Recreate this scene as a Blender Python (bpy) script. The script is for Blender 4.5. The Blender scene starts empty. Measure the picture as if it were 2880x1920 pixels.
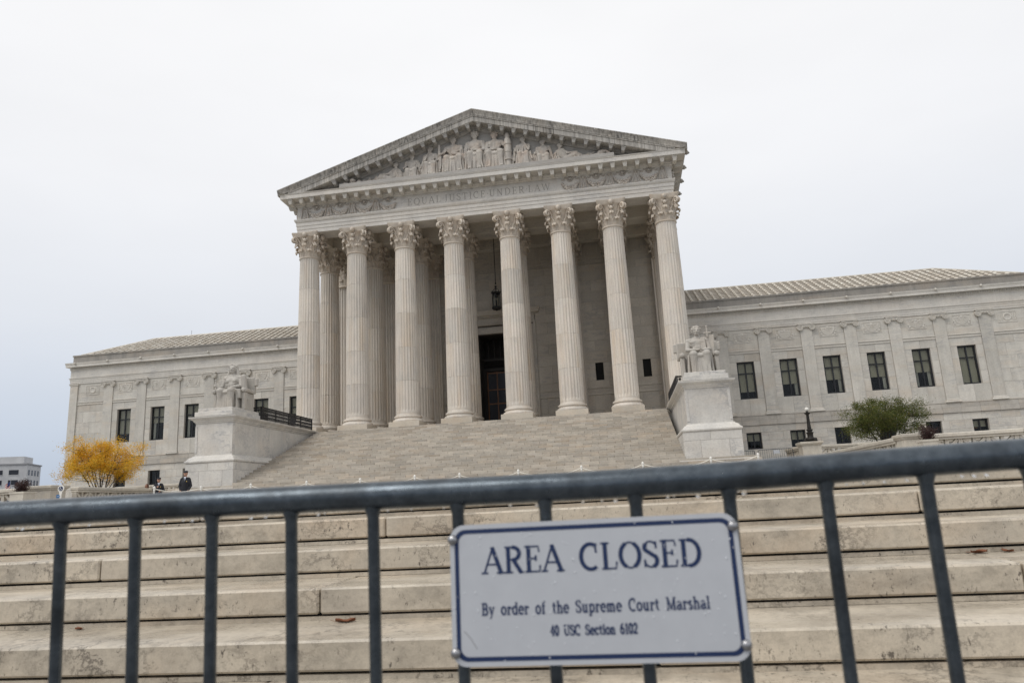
import bpy, bmesh, math, random
import numpy as np
from mathutils import Vector, Matrix, Euler
R = math.radians
random.seed(7)
sc = bpy.context.scene
COL = sc.collection

# ------------------------------------------------------------------ camera
CX, CY, CZ = 8.863, -49.151, -5.353
yaw, pitch, roll = -0.1417, 0.2171, -0.0522
fw = Vector((math.sin(yaw)*math.cos(pitch), math.cos(yaw)*math.cos(pitch), math.sin(pitch)))
rt = Vector((math.cos(yaw), -math.sin(yaw), 0)); up = rt.cross(fw)
r2 = rt*math.cos(roll) + up*math.sin(roll); u2 = -rt*math.sin(roll) + up*math.cos(roll)
cd = bpy.data.cameras.new('camera'); cam = bpy.data.objects.new('camera', cd); COL.objects.link(cam)
m = Matrix((( r2.x, u2.x, -fw.x, CX), (r2.y, u2.y, -fw.y, CY), (r2.z, u2.z, -fw.z, CZ), (0, 0, 0, 1)))
cam.matrix_world = m
cd.sensor_width = 36; cd.sensor_fit = 'HORIZONTAL'; cd.lens = 2039.03/2880*36
cd.clip_start = 0.05; cd.clip_end = 5000
cd.dof.use_dof = True; cd.dof.focus_distance = 13; cd.dof.aperture_fstop = 5.6
sc.camera = cam
# ------------------------------------------------------------------ overcast sky
w = bpy.data.worlds.new('World'); sc.world = w; w.use_nodes = True
nt = w.node_tree; nt.nodes.clear()
def N(t, **k):
    n = nt.nodes.new(t)
    for a, b in k.items(): setattr(n, a, b)
    return n
out = N('ShaderNodeOutputWorld'); bg = N('ShaderNodeBackground'); nt.links.new(bg.outputs[0], out.inputs[0])
sky = N('ShaderNodeTexSky', sky_type='NISHITA'); sky.sun_disc = False
sky.sun_elevation = R(54); sky.sun_rotation = R(222); sky.air_density = 1.0; sky.dust_density = 3
tc = N('ShaderNodeTexCoord'); sep = N('ShaderNodeSeparateXYZ'); nt.links.new(tc.outputs['Generated'], sep.inputs[0])
cr = N('ShaderNodeValToRGB'); nt.links.new(sep.outputs['Z'], cr.inputs[0])
el = cr.color_ramp.elements
el[0].position = 0.0; el[0].color = (0.47, 0.54, 0.66, 1)
el[1].position = 0.55; el[1].color = (0.99, 0.99, 1.0, 1)
e = el.new(0.10); e.color = (0.60, 0.67, 0.78, 1)
e = el.new(0.24); e.color = (0.80, 0.83, 0.885, 1)
e = el.new(0.40); e.color = (0.95, 0.957, 0.98, 1)
e = el.new(1.0); e.color = (1.0, 1.0, 1.0, 1)
mp = N('ShaderNodeMapping'); mp.inputs['Scale'].default_value = (1.2, 1.2, 3.5); nt.links.new(tc.outputs['Generated'], mp.inputs[0])
cn = N('ShaderNodeTexNoise'); cn.inputs['Scale'].default_value = 1.6; cn.inputs['Detail'].default_value = 4; nt.links.new(mp.outputs[0], cn.inputs['Vector'])
mr = N('ShaderNodeMapRange'); mr.inputs['From Min'].default_value = .3; mr.inputs['From Max'].default_value = .7
mr.inputs['To Min'].default_value = .96; mr.inputs['To Max'].default_value = 1.03; nt.links.new(cn.outputs['Fac'], mr.inputs['Value'])
mul = N('ShaderNodeMix', data_type='RGBA', blend_type='MULTIPLY'); mul.inputs['Factor'].default_value = 1
nt.links.new(cr.outputs[0], mul.inputs['A']); nt.links.new(mr.outputs[0], mul.inputs['B'])
ssc = N('ShaderNodeMix', data_type='RGBA', blend_type='MULTIPLY'); ssc.inputs['Factor'].default_value = 1
nt.links.new(sky.outputs[0], ssc.inputs['A']); ssc.inputs['B'].default_value = (.1, .1, .1, 1)
mx = N('ShaderNodeMix', data_type='RGBA'); mx.inputs['Factor'].default_value = .94
nt.links.new(ssc.outputs['Result'], mx.inputs['A']); nt.links.new(mul.outputs['Result'], mx.inputs['B'])
nt.links.new(mx.outputs['Result'], bg.inputs['Color']); bg.inputs['Strength'].default_value = 1.0
sl = bpy.data.lights.new('sun', 'SUN'); sl.energy = 1.5; sl.angle = R(32); sl.color = (1, .97, .92)
so = bpy.data.objects.new('sun', sl); COL.objects.link(so); so.rotation_euler = (R(36), 0, R(-42))
sc.view_settings.view_transform = 'Standard'; sc.view_settings.look = 'None'
sc.view_settings.exposure = 0; sc.view_settings.gamma = 1; sc.view_settings.use_curve_mapping = False
sc.cycles.use_denoising = True; sc.cycles.denoiser = 'OPENIMAGEDENOISE'; sc.cycles.denoising_input_passes = 'RGB_ALBEDO_NORMAL'; sc.cycles.denoising_prefilter = 'ACCURATE'; sc.cycles.use_adaptive_sampling = False; sc.cycles.max_bounces = 8; sc.cycles.diffuse_bounces = 4; sc.cycles.transparent_max_bounces = 12

# ------------------------------------------------------------------ helpers
class MB:
    def __init__(s): s.v = []; s.f = []
    def add(s, vs, fs, M=None):
        o = len(s.v)
        s.v += [tuple(M @ Vector(p)) for p in vs] if M is not None else [tuple(p) for p in vs]
        s.f += [tuple(i+o for i in f) for f in fs]; return s
    def box(s, x0, x1, y0, y1, z0, z1, M=None):
        return s.add([(x0,y0,z0),(x1,y0,z0),(x1,y1,z0),(x0,y1,z0),(x0,y0,z1),(x1,y0,z1),(x1,y1,z1),(x0,y1,z1)],
                     [(0,3,2,1),(4,5,6,7),(0,1,5,4),(1,2,6,5),(2,3,7,6),(3,0,4,7)], M)
    def cbox(s, x0, x1, y0, y1, z0, z1, c=.01, M=None):
        vs = []; idx = {}
        for i, X in enumerate((x0, x1)):
            for j, Y in enumerate((y0, y1)):
                for k, Z in enumerate((z0, z1)):
                    sx, sy, sz = (c, -c)[i], (c, -c)[j], (c, -c)[k]
                    for a, p in enumerate(((X, Y+sy, Z+sz), (X+sx, Y, Z+sz), (X+sx, Y+sy, Z))):
                        idx[i,j,k,a] = len(vs); vs.append(p)
        q = lambda *t: tuple(idx[a] for a in t)
        fs = []
        for i in (0,1):
            f = q((i,0,0,0),(i,1,0,0),(i,1,1,0),(i,0,1,0)); fs.append(f if i else f[::-1])
            f = q((0,i,0,1),(1,i,0,1),(1,i,1,1),(0,i,1,1)); fs.append(f[::-1] if i else f)
            f = q((0,0,i,2),(1,0,i,2),(1,1,i,2),(0,1,i,2)); fs.append(f if i else f[::-1])
        for i in (0,1):
            for j in (0,1):
                f = q((i,j,0,0),(i,j,0,1),(i,j,1,1),(i,j,1,0)); fs.append(f if (i+j)%2 else f[::-1])
                f = q((i,0,j,0),(i,0,j,2),(i,1,j,2),(i,1,j,0)); fs.append(f if (i+j)%2==0 else f[::-1])
                f = q((0,i,j,1),(0,i,j,2),(1,i,j,2),(1,i,j,1)); fs.append(f if (i+j)%2 else f[::-1])
        for i in (0,1):
            for j in (0,1):
                for k in (0,1):
                    f = q((i,j,k,0),(i,j,k,1),(i,j,k,2)); fs.append(f if (i+j+k)%2 else f[::-1])
        return s.add(vs, fs, M)
    def loft(s, rings, closed=True, cap0=False, cap1=False, M=None):
        n = len(rings[0]); vs = [p for r in rings for p in r]; fs = []
        for a in range(len(rings)-1):
            for b in range(n if closed else n-1):
                c = (b+1) % n
                fs.append((a*n+b, a*n+c, (a+1)*n+c, (a+1)*n+b))
        if cap0: fs.append(tuple(range(n))[::-1])
        if cap1: fs.append(tuple((len(rings)-1)*n+i for i in range(n)))
        return s.add(vs, fs, M)
    def lathe(s, prof, n=24, c=(0,0,0), M=None, cap=True):
        rings = [[(c[0]+r*math.cos(2*math.pi*i/n), c[1]+r*math.sin(2*math.pi*i/n), c[2]+z) for i in range(n)] for r, z in prof]
        return s.loft(rings, True, cap, cap, M)
    def rect_loft(s, prof, x0, x1, y0, y1, cap=True):
        rings = [[(x0-p,y0-p,z),(x1+p,y0-p,z),(x1+p,y1+p,z),(x0-p,y1+p,z)] for p, z in prof]
        return s.loft(rings, True, cap, cap)
    def tube(s, pts, r, n=8, cap=True, M=None):
        pts = [Vector(p) for p in pts]; rings = []
        rr = r if isinstance(r, (list, tuple)) else [r]*len(pts)
        prev = None
        for i, p in enumerate(pts):
            d = (pts[min(i+1,len(pts)-1)] - pts[max(i-1,0)]).normalized()
            a = prev if prev is not None else (Vector((0,0,1)) if abs(d.z) < .9 else Vector((1,0,0)))
            x = (a - d*a.dot(d)).normalized(); prev = x; y = d.cross(x)
            rings.append([p + (x*math.cos(2*math.pi*k/n) + y*math.sin(2*math.pi*k/n))*rr[i] for k in range(n)])
        return s.loft([[tuple(q) for q in g] for g in rings], True, cap, cap, M)
    def ball(s, c, r, n=10, m=6, M=None):
        if isinstance(r, (int, float)): r = (r, r, r)
        rings = []
        for j in range(1, m):
            t = math.pi*j/m
            rings.append([(c[0]+r[0]*math.sin(t)*math.cos(2*math.pi*i/n), c[1]+r[1]*math.sin(t)*math.sin(2*math.pi*i/n), c[2]-r[2]*math.cos(t)) for i in range(n)])
        o = len(s.v); s.loft(rings, True, False, False, M)
        k = len(s.v)
        s.add([(c[0],c[1],c[2]-r[2]), (c[0],c[1],c[2]+r[2])], [], M)
        for i in range(n):
            s.f.append((o+(i+1)%n, o+i, k)); s.f.append((o+(m-2)*n+i, o+(m-2)*n+(i+1)%n, k+1))
        return s
    def prism(s, poly, y0, y1, M=None):   # poly in x,z, extruded along y (front y0)
        n = len(poly)
        vs = [(x,y0,z) for x,z in poly]+[(x,y1,z) for x,z in poly]
        fs = [tuple(range(n)), tuple(range(2*n-1,n-1,-1))]+[(i+n,(i+1)%n+n,(i+1)%n,i) for i in range(n)]
        return s.add(vs, fs, M)
    def mesh(s, name='mesh', smooth=None):
        me = bpy.data.meshes.new(name); me.from_pydata(s.v, [], s.f); me.update()
        if smooth is not None:
            me.polygons.foreach_set('use_smooth', [True]*len(me.polygons)); me.set_sharp_from_angle(angle=R(smooth))
        return me
    def build(s, name, mat, parent=None, smooth=None, fix=True):
        me = s.mesh(name, smooth)
        if fix: fixn(me)
        return mk(name, me, mat, parent)
def fixn(me):
    b = bmesh.new(); b.from_mesh(me); bmesh.ops.recalc_face_normals(b, faces=b.faces); b.to_mesh(me); b.free()
def mk(name, me, mat=None, parent=None, loc=None, rot=None):
    o = bpy.data.objects.new(name, me); COL.objects.link(o)
    if mat is not None and len(me.materials) == 0: me.materials.append(mat)
    if parent is not None: o.parent = parent
    if loc is not None: o.location = loc
    if rot is not None: o.rotation_euler = rot
    return o
def empty(name, loc=(0,0,0), parent=None, rotz=0):
    o = bpy.data.objects.new(name, None); COL.objects.link(o); o.location = loc; o.rotation_euler = (0,0,rotz); o.empty_display_size = .1
    if parent is not None: o.parent = parent
    return o
def tag(o, label, cat, group=None):
    o['label'] = label; o['category'] = cat
    if group: o['group'] = group
    return o
def struct(o, label=None):
    o['kind'] = 'structure'
    if label: o['label'] = label
    return o
def stuff(o): o['kind'] = 'stuff'; return o

# sculpting: closed primitives fused to one continuous skin by voxel remesh
def capsule(mb, a, b, ra, rb=None, n=10):
    rb = ra if rb is None else rb
    a, b = Vector(a), Vector(b); d = b-a
    if d.length < 1e-5: return mb.ball(a, ra, n, 6)
    d.normalize(); pts = []; rr = []
    for t in (-.99, -.8, -.5, 0): pts.append(a+d*ra*t); rr.append(ra*math.sqrt(1-t*t))
    for t in (0, .5, .8, .99): pts.append(b+d*rb*t); rr.append(rb*math.sqrt(1-t*t))
    return mb.tube(pts, rr, n)
def sculpt(prims, voxel, iters=3, M=None):
    mb = MB()
    for p in prims:
        k = p[0]
        if k == 'c': capsule(mb, p[1], p[2], p[3], p[4] if len(p) > 4 else None)
        elif k == 'e':
            Mr = Matrix.Translation(Vector(p[1])) @ (Euler(p[3]).to_matrix().to_4x4() if len(p) > 3 else Matrix())
            mb.ball((0,0,0), p[2], 14, 9, Mr)
        elif k == 'b':
            Mr = Matrix.Translation(Vector(p[1])) @ (Euler(p[3]).to_matrix().to_4x4() if len(p) > 3 else Matrix())
            h = p[2]; mb.box(-h[0], h[0], -h[1], h[1], -h[2], h[2], Mr)
    me = mb.mesh('tmp'); fixn(me)
    if M is not None: me.transform(M)
    o = bpy.data.objects.new('tmp', me); COL.objects.link(o)
    r = o.modifiers.new('r', 'REMESH'); r.mode = 'VOXEL'; r.voxel_size = voxel; r.use_smooth_shade = True
    if iters:
        s = o.modifiers.new('s', 'SMOOTH'); s.factor = .5; s.iterations = iters
    dg = bpy.context.evaluated_depsgraph_get(); dg.update()
    res = bpy.data.meshes.new_from_object(o.evaluated_get(dg))
    bpy.data.objects.remove(o); bpy.data.meshes.remove(me)
    res.materials.clear()
    return res

# ------------------------------------------------------------------ materials
class MT:
    def __init__(s, name):
        s.m = bpy.data.materials.new(name); s.m.use_nodes = True; s.t = s.m.node_tree; s.t.nodes.clear()
        s.o = s.n('ShaderNodeOutputMaterial'); s.p = s.n('ShaderNodeBsdfPrincipled'); s.l(s.p.outputs[0], s.o.inputs[0])
    def n(s, t, **k):
        x = s.t.nodes.new(t)
        for a, b in k.items(): setattr(x, a, b)
        return x
    def l(s, a, b): s.t.links.new(a, b)
    def vec(s, scale=(1,1,1), coord='Object', rnd=True):
        tc = s.n('ShaderNodeTexCoord'); src = tc.outputs[coord]
        if rnd:
            oi = s.n('ShaderNodeObjectInfo'); ge = s.n('ShaderNodeNewGeometry')
            ad = s.n('ShaderNodeMath', operation='ADD'); s.l(oi.outputs['Random'], ad.inputs[0]); s.l(ge.outputs['Random Per Island'], ad.inputs[1])
            ml = s.n('ShaderNodeMath', operation='MULTIPLY'); s.l(ad.outputs[0], ml.inputs[0]); ml.inputs[1].default_value = 41.7
            va = s.n('ShaderNodeVectorMath', operation='ADD'); s.l(src, va.inputs[0]); s.l(ml.outputs[0], va.inputs[1]); src = va.outputs[0]
        mp = s.n('ShaderNodeMapping'); mp.inputs['Scale'].default_value = scale; s.l(src, mp.inputs[0]); return mp.outputs[0]
    def noise(s, vec, scale, detail=5, rough=.55, dist=0):
        x = s.n('ShaderNodeTexNoise'); x.inputs['Scale'].default_value = scale; x.inputs['Detail'].default_value = detail
        x.inputs['Roughness'].default_value = rough; x.inputs['Distortion'].default_value = dist; s.l(vec, x.inputs['Vector']); return x.outputs['Fac']
    def ramp(s, v, pts):
        x = s.n('ShaderNodeValToRGB'); s.l(v, x.inputs[0]); e = x.color_ramp.elements
        e[0].position, e[1].position = pts[0][0], pts[-1][0]
        f = lambda c: (c, c, c, 1) if not isinstance(c, tuple) else (*c, 1)
        e[0].color = f(pts[0][1]); e[1].color = f(pts[-1][1])
        for p, c in pts[1:-1]: q = e.new(p); q.color = f(c)
        return x.outputs[0]
    def mix(s, a, b, fac, mode='MIX'):
        x = s.n('ShaderNodeMix', data_type='RGBA', blend_type=mode)
        for sock, val in (('A', a), ('B', b), ('Factor', fac)):
            if isinstance(val, tuple): x.inputs[sock].default_value = (*val, 1)
            elif isinstance(val, (int, float)): x.inputs[sock].default_value = val if sock == 'Factor' else (val, val, val, 1)
            else: s.l(val, x.inputs[sock])
        return x.outputs['Result']
    def tone(s, lo, hi):
        oi = s.n('ShaderNodeObjectInfo'); ge = s.n('ShaderNodeNewGeometry')
        ad = s.n('ShaderNodeMath', operation='ADD'); s.l(oi.outputs['Random'], ad.inputs[0]); s.l(ge.outputs['Random Per Island'], ad.inputs[1])
        fr = s.n('ShaderNodeMath', operation='FRACT'); s.l(ad.outputs[0], fr.inputs[0])
        mr = s.n('ShaderNodeMapRange'); s.l(fr.outputs[0], mr.inputs['Value']); mr.inputs['To Min'].default_value = lo; mr.inputs['To Max'].default_value = hi
        return mr.outputs[0], fr.outputs[0]
    def fin(s, col, rough=.6, bump=None, bstr=.2, bdist=.01, metal=0, spec=None):
        if isinstance(col, tuple): s.p.inputs['Base Color'].default_value = (*col, 1)
        else: s.l(col, s.p.inputs['Base Color'])
        if isinstance(rough, (int, float)): s.p.inputs['Roughness'].default_value = rough
        else: s.l(rough, s.p.inputs['Roughness'])
        s.p.inputs['Metallic'].default_value = metal
        if spec is not None: s.p.inputs['Specular IOR Level'].default_value = spec
        if bump is not None:
            b = s.n('ShaderNodeBump'); b.inputs['Strength'].default_value = bstr; b.inputs['Distance'].default_value = bdist
            s.l(bump, b.inputs['Height']); s.l(b.outputs[0], s.p.inputs['Normal'])
        return s.m
def marble(name, c1, c2, warm=(.55,.43,.31), warm_amt=.35, vein=(.30,.30,.31), vein_amt=.5, vs=1.0, vsc=(1,1,1), streak=0., streak_sc=(9,9,.5), sc_col=(.16,.15,.145), tone=(.90,1.06), rough=.62, spots=0., wet=False, vw=1.0, vd=.5, mottle=0.):
    tint = lambda c: (c[0]*1.04, c[1]*1.02, c[2]*.98)
    c1, c2, sc_col = tint(c1), tint(c2), tint(sc_col)
    M = MT(name); v = M.vec((vs,)*3)
    base = M.mix(c1, c2, M.ramp(M.noise(v, .9, 6), [(.35,0),(.65,1)]))
    tn, tr = M.tone(*tone)
    wm = M.ramp(M.noise(M.vec((vs*.5*vsc[0],vs*.5*vsc[1],vs*.5*vsc[2])), 1.1, 5, .6), [(.50,0),(.72,1)])
    wm2 = M.n('ShaderNodeMath', operation='MULTIPLY'); M.l(wm, wm2.inputs[0]); wm2.inputs[1].default_value = warm_amt
    base = M.mix(base, warm, wm2.outputs[0])
    vv = M.vec((vs*vsc[0], vs*vsc[1], vs*vsc[2]))
    n1 = M.noise(vv, 1.7, 12, .72 if spots else .66, vd)
    vn = M.ramp(n1, [(.5-.045*vw,0),(.5-.006*vw,1),(.5+.006*vw,1),(.5+.05*vw,0)])
    n2 = M.ramp(M.noise(v, .7, 4), [(.46,0),(.66,1)])
    vm = M.n('ShaderNodeMath', operation='MULTIPLY'); M.l(vn, vm.inputs[0]); M.l(n2, vm.inputs[1])
    vm2 = M.n('ShaderNodeMath', operation='MULTIPLY'); M.l(vm.outputs[0], vm2.inputs[0]); vm2.inputs[1].default_value = vein_amt
    base = M.mix(base, vein, vm2.outputs[0])
    fine = M.noise(v, 14, 5, .7)
    base = M.mix(base, M.ramp(fine, [(.32,.86),(.5,1.0),(.68,1.06)]), 1, 'MULTIPLY')
    if spots: base = M.mix(base, M.ramp(M.noise(M.vec((1,1,1)), 150, 4, .75), [(.3,.86),(.5,1.0),(.7,1.05)]), 1, 'MULTIPLY')
    if mottle:
        base = M.mix(base, M.ramp(M.noise(M.vec((1.0,.8,1.6)), 3.4, 7, .68), [(.33,1-mottle),(.52,1.0),(.75,1.04)]), 1, 'MULTIPLY')
    if spots:
        sp = M.ramp(M.noise(M.vec((1.3,1.0,.8)), 30, 4, .8), [(.58,0),(.64,1)])
        s2 = M.ramp(M.noise(v, 1.2, 3), [(.42,0),(.58,1)])
        q = M.n('ShaderNodeMath', operation='MULTIPLY'); M.l(sp, q.inputs[0]); M.l(s2, q.inputs[1])
        q2 = M.n('ShaderNodeMath', operation='MULTIPLY'); M.l(q.outputs[0], q2.inputs[0]); q2.inputs[1].default_value = spots
        base = M.mix(base, (.10,.085,.07), q2.outputs[0])
    if streak:
        s1 = M.ramp(M.noise(M.vec(streak_sc), 1.0, 6, .65), [(.40,0),(.66,1)])
        s2 = M.ramp(M.noise(M.vec((.35,.35,.35)), 1.0, 3), [(.3,.3),(.62,1)])
        q = M.n('ShaderNodeMath', operation='MULTIPLY'); M.l(s1, q.inputs[0]); M.l(s2, q.inputs[1])
        q2 = M.n('ShaderNodeMath', operation='MULTIPLY'); M.l(q.outputs[0], q2.inputs[0]); q2.inputs[1].default_value = streak
        base = M.mix(base, sc_col, q2.outputs[0])
    base = M.mix(base, tn, 1, 'MULTIPLY')
    if wet: rough = M.ramp(M.noise(M.vec((.8,2.5,1)), 1.3, 4), [(.38,.16),(.62,.48)])
    return M.fin(base, rough, fine, .25, .004)
m_wall = marble('marble_wall', (.60,.58,.545), (.51,.495,.465), vs=.8, vsc=(.5,1,2.2), warm_amt=.38, vein_amt=.55, streak=.32, streak_sc=(3,3,.35), sc_col=(.30,.28,.25), tone=(.90,1.05))
m_trim = marble('marble_trim', (.60,.58,.545), (.53,.51,.48), vs=.9, vsc=(.4,1,2), warm_amt=.35, vein_amt=.3, streak=.15, streak_sc=(4,4,.6), sc_col=(.28,.25,.22))
m_belt = marble('marble_belt', (.47,.445,.41), (.41,.39,.36), vs=.8, vsc=(.5,1,2), warm_amt=.4, vein_amt=.3, streak=.35, streak_sc=(3,3,.5), sc_col=(.22,.2,.18))
m_col = marble('marble_column', (.66,.61,.555), (.61,.58,.54), warm=(.58,.46,.33), vs=.9, vsc=(2.6,2.6,.22), warm_amt=.65, vein_amt=.35, streak=.35, streak_sc=(7,7,.45), sc_col=(.33,.28,.23), tone=(.88,1.06))
m_cap = marble('marble_capital', (.64,.575,.50), (.56,.505,.445), warm=(.58,.42,.28), vs=1.6, warm_amt=.5, vein_amt=.2, streak=.3, streak_sc=(5,5,3), sc_col=(.22,.2,.18), tone=(.94,1.03))
m_ent = marble('marble_entablature', (.63,.61,.58), (.55,.535,.515), vs=.8, vsc=(.5,1,2.5), warm_amt=.25, vein_amt=.45, streak=.18, streak_sc=(4,4,.7), sc_col=(.3,.27,.23), tone=(.96,1.03))
m_fig = marble('marble_figure', (.52,.485,.44), (.46,.435,.41), warm=(.50,.36,.26), vs=1.5, warm_amt=.6, vein_amt=.15, streak=.6, streak_sc=(5,5,1.2), sc_col=(.2,.18,.165), tone=(.93,1.04))
m_statue = marble('marble_statue', (.47,.45,.42), (.40,.385,.36), warm=(.50,.40,.30), vs=1.4, warm_amt=.35, vein_amt=.15, streak=.30, streak_sc=(5,5,1), sc_col=(.2,.18,.165), tone=(.97,1.02))
m_rake = marble('marble_raking', (.50,.48,.45), (.42,.405,.385), vs=1.0, warm_amt=.25, vein_amt=.3, streak=.95, streak_sc=(7,7,.28), sc_col=(.07,.065,.06), tone=(.86,1.06))
m_tymp = marble('marble_tympanum', (.42,.41,.395), (.36,.35,.34), vs=.8, vsc=(.5,1,2), warm_amt=.15, vein_amt=.3, streak=.35, streak_sc=(1.2,1,5), sc_col=(.2,.19,.18))
m_par = marble('marble_parapet', (.30,.285,.265), (.23,.22,.21), vs=.8, vsc=(.5,1,1.5), warm_amt=.35, vein_amt=.3, streak=.6, streak_sc=(3,3,.5), sc_col=(.15,.145,.14))
m_ped = marble('marble_pedestal', (.63,.615,.59), (.51,.505,.495), vs=.8, vsc=(.8,1,1.4), warm_amt=.22, vein_amt=.65, streak=.18, streak_sc=(3,3,.6), sc_col=(.3,.27,.23), tone=(.96,1.03))
m_step = marble('marble_stair', (.48,.44,.385), (.42,.39,.345), warm=(.47,.34,.22), vs=.9, vsc=(.4,1,1.6), warm_amt=.5, vein_amt=.35, streak=.4, streak_sc=(2,2,5), sc_col=(.22,.185,.15), tone=(.80,1.10))
m_near = marble('marble_plaza_step', (.54,.485,.405), (.44,.40,.34), warm=(.50,.36,.23), vs=2.4, vsc=(.9,.6,1.1), warm_amt=.4, vein=(.10,.085,.07), vein_amt=.85, vw=.5, vd=.1, mottle=.34, streak=.25, streak_sc=(2,6,8), sc_col=(.2,.165,.13), tone=(.93,1.05), rough=.45, spots=.95, wet=True)
m_dark = MT('dark_joint').fin((.15,.135,.12), .9)  # dark colour of the backing that shows between stones
m_letter_shade = MT('letter_shade').fin((.27,.25,.22), .85)  # strokes stand proud; darker colour paints shade and weathering of cut letters
m_plinth = marble('marble_plinth', (.55,.50,.43), (.50,.46,.40), warm=(.5,.38,.26), vs=1, warm_amt=.4, vein_amt=.2)
m_portwall = marble('marble_portico_wall', (.61,.575,.52), (.54,.51,.465), vs=.7, vsc=(.5,1,1.8), warm_amt=.3, vein_amt=.5, tone=(.90,1.05))
m_bal = marble('marble_balustrade', (.58,.545,.48), (.50,.47,.42), vs=1.2, warm_amt=.3, vein_amt=.25, streak=.3, streak_sc=(4,4,.8), sc_col=(.24,.21,.18))
M_ = MT('terracotta_tile'); tn, tr = M_.tone(0, 1)
c_ = M_.ramp(tr, [(0,(.53,.485,.41)),(.35,(.66,.615,.54)),(.7,(.56,.50,.42)),(1,(.71,.675,.60))])
c_ = M_.mix(c_, M_.ramp(M_.noise(M_.vec((1,1,1)), 6, 4), [(.3,.75),(.7,1.08)]), 1, 'MULTIPLY'); m_tile = M_.fin(c_, .7)
M_ = MT('roof_pan'); m_pan = M_.fin(M_.ramp(M_.noise(M_.vec((1,1,1)), 3, 4), [(.3,(.20,.175,.145)),(.7,(.38,.34,.285))]), .8)
m_iron = MT('black_iron').fin((.012,.012,.013), .5)
m_bronze = MT('dark_bronze').fin((.022,.019,.016), .5, metal=.3)
m_frame = MT('black_window_frame').fin((.010,.011,.014), .45)
M_ = MT('window_glass'); M_.t.nodes.remove(M_.p); gl = M_.n('ShaderNodeBsdfGlossy'); gl.inputs['Roughness'].default_value = .03; gl.inputs[0].default_value = (.7,.71,.73,1)
tp = M_.n('ShaderNodeBsdfTransparent'); tp.inputs[0].default_value = (.80,.80,.76,1); fr = M_.n('ShaderNodeFresnel'); fr.inputs[0].default_value = 1.5
fm = M_.n('ShaderNodeMath', operation='MULTIPLY'); M_.l(fr.outputs[0], fm.inputs[0]); fm.inputs[1].default_value = .55
ms = M_.n('ShaderNodeMixShader'); M_.l(fm.outputs[0], ms.inputs[0]); M_.l(tp.outputs[0], ms.inputs[1]); M_.l(gl.outputs[0], ms.inputs[2]); M_.l(ms.outputs[0], M_.o.inputs[0]); m_glass = M_.m
M_ = MT('blind'); wv = M_.n('ShaderNodeTexWave'); wv.wave_type = 'BANDS'; wv.bands_direction = 'Z'; wv.inputs['Scale'].default_value = 5.2; M_.l(M_.vec((1,1,1), rnd=False), wv.inputs['Vector'])
m_blind = M_.fin(M_.mix((.56,.54,.47), (.80,.78,.70), wv.outputs['Fac']), .6)
m_slot = MT('recess_shade').fin((.003,.003,.003), .8)  # near-black that paints the shade inside wall slots and step gaps
m_curt = MT('white_curtain').fin((.85,.86,.87), .8)
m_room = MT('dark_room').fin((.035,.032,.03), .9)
m_lampshade = MT('orange_lamp_shade').fin((.55,.24,.05), .6)
M_ = MT('wooden_door'); m_wood = M_.fin(M_.ramp(M_.noise(M_.vec((6,6,.6)), 2, 5), [(.3,(.10,.042,.015)),(.7,(.20,.085,.03))]), .4)
M_ = MT('galvanised_steel'); n_ = M_.noise(M_.vec((1,1,1), rnd=False), 45, 6, .72); n2_ = M_.noise(M_.vec((1,1,1), rnd=False), 9, 4)
m_steel = M_.fin(M_.mix(M_.ramp(n_, [(.3,(.05,.063,.077)),(.7,(.11,.13,.15))]), (.018,.018,.018), M_.ramp(n2_, [(.52,0),(.68,.5)])), M_.ramp(n2_, [(.35,.20),(.65,.36)]), n_, .35, .002, metal=.72)
m_water = MT('water_drop'); m_water.p.inputs['Transmission Weight'].default_value = 1; m_water.p.inputs['IOR'].default_value = 1.33; m_water = m_water.fin((1,1,1), .02)
M_ = MT('sign_aluminium'); m_sign = M_.fin(M_.ramp(M_.noise(M_.vec((1,1,1), rnd=False), 30, 4), [(.3,(.48,.495,.525)),(.7,(.51,.525,.555))]), .42, metal=.15)
m_bead = MT('rain_bead').fin((.62,.64,.67), .15)
m_navy = MT('navy_ink').fin((.005,.020,.078), .5)
m_bolt = MT('steel_bolt').fin((.35,.35,.36), .3, metal=.9)
m_white = MT('white_paint').fin((.74,.72,.67), .55)
m_rope = MT('white_rope').fin((.70,.66,.58), .8)
m_uni = MT('navy_uniform').fin((.008,.009,.014), .75)
m_skin = MT('skin').fin((.40,.22,.15), .55)
m_skin2 = MT('tan_skin').fin((.26,.13,.085), .55)
m_shirt = MT('pale_shirt').fin((.55,.58,.65), .7)
m_badge = MT('gold_badge').fin((.6,.42,.12), .35, metal=.7)
m_hair = MT('brown_hair').fin((.09,.035,.02), .6)
m_black = MT('black_leather').fin((.01,.01,.01), .4)
m_coat = MT('beige_coat').fin((.30,.24,.19), .8)
def leafmat(name, cols):
    M = MT(name); tn, tr = M.tone(0, 1); n = len(cols)
    c = M.ramp(tr, [(i/(n-1), cols[i]) for i in range(n)])
    m = M.fin(c, .6); M.p.inputs['Specular IOR Level'].default_value = .25
    tl = M.n('ShaderNodeBsdfTranslucent'); M.l(c, tl.inputs[0]); mx_ = M.n('ShaderNodeMixShader'); mx_.inputs[0].default_value = .35
    M.l(M.p.outputs[0], mx_.inputs[1]); M.l(tl.outputs[0], mx_.inputs[2]); M.l(mx_.outputs[0], M.o.inputs[0]); return m
m_ly = leafmat('yellow_leaves', [(.80,.43,.025),(.86,.54,.05),(.70,.35,.02),(.90,.60,.09),(.46,.36,.05),(.83,.48,.04)])
m_lg = leafmat('green_leaves', [(.05,.075,.018),(.09,.12,.028),(.15,.165,.045),(.06,.085,.022),(.24,.20,.06),(.05,.075,.02)])
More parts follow.
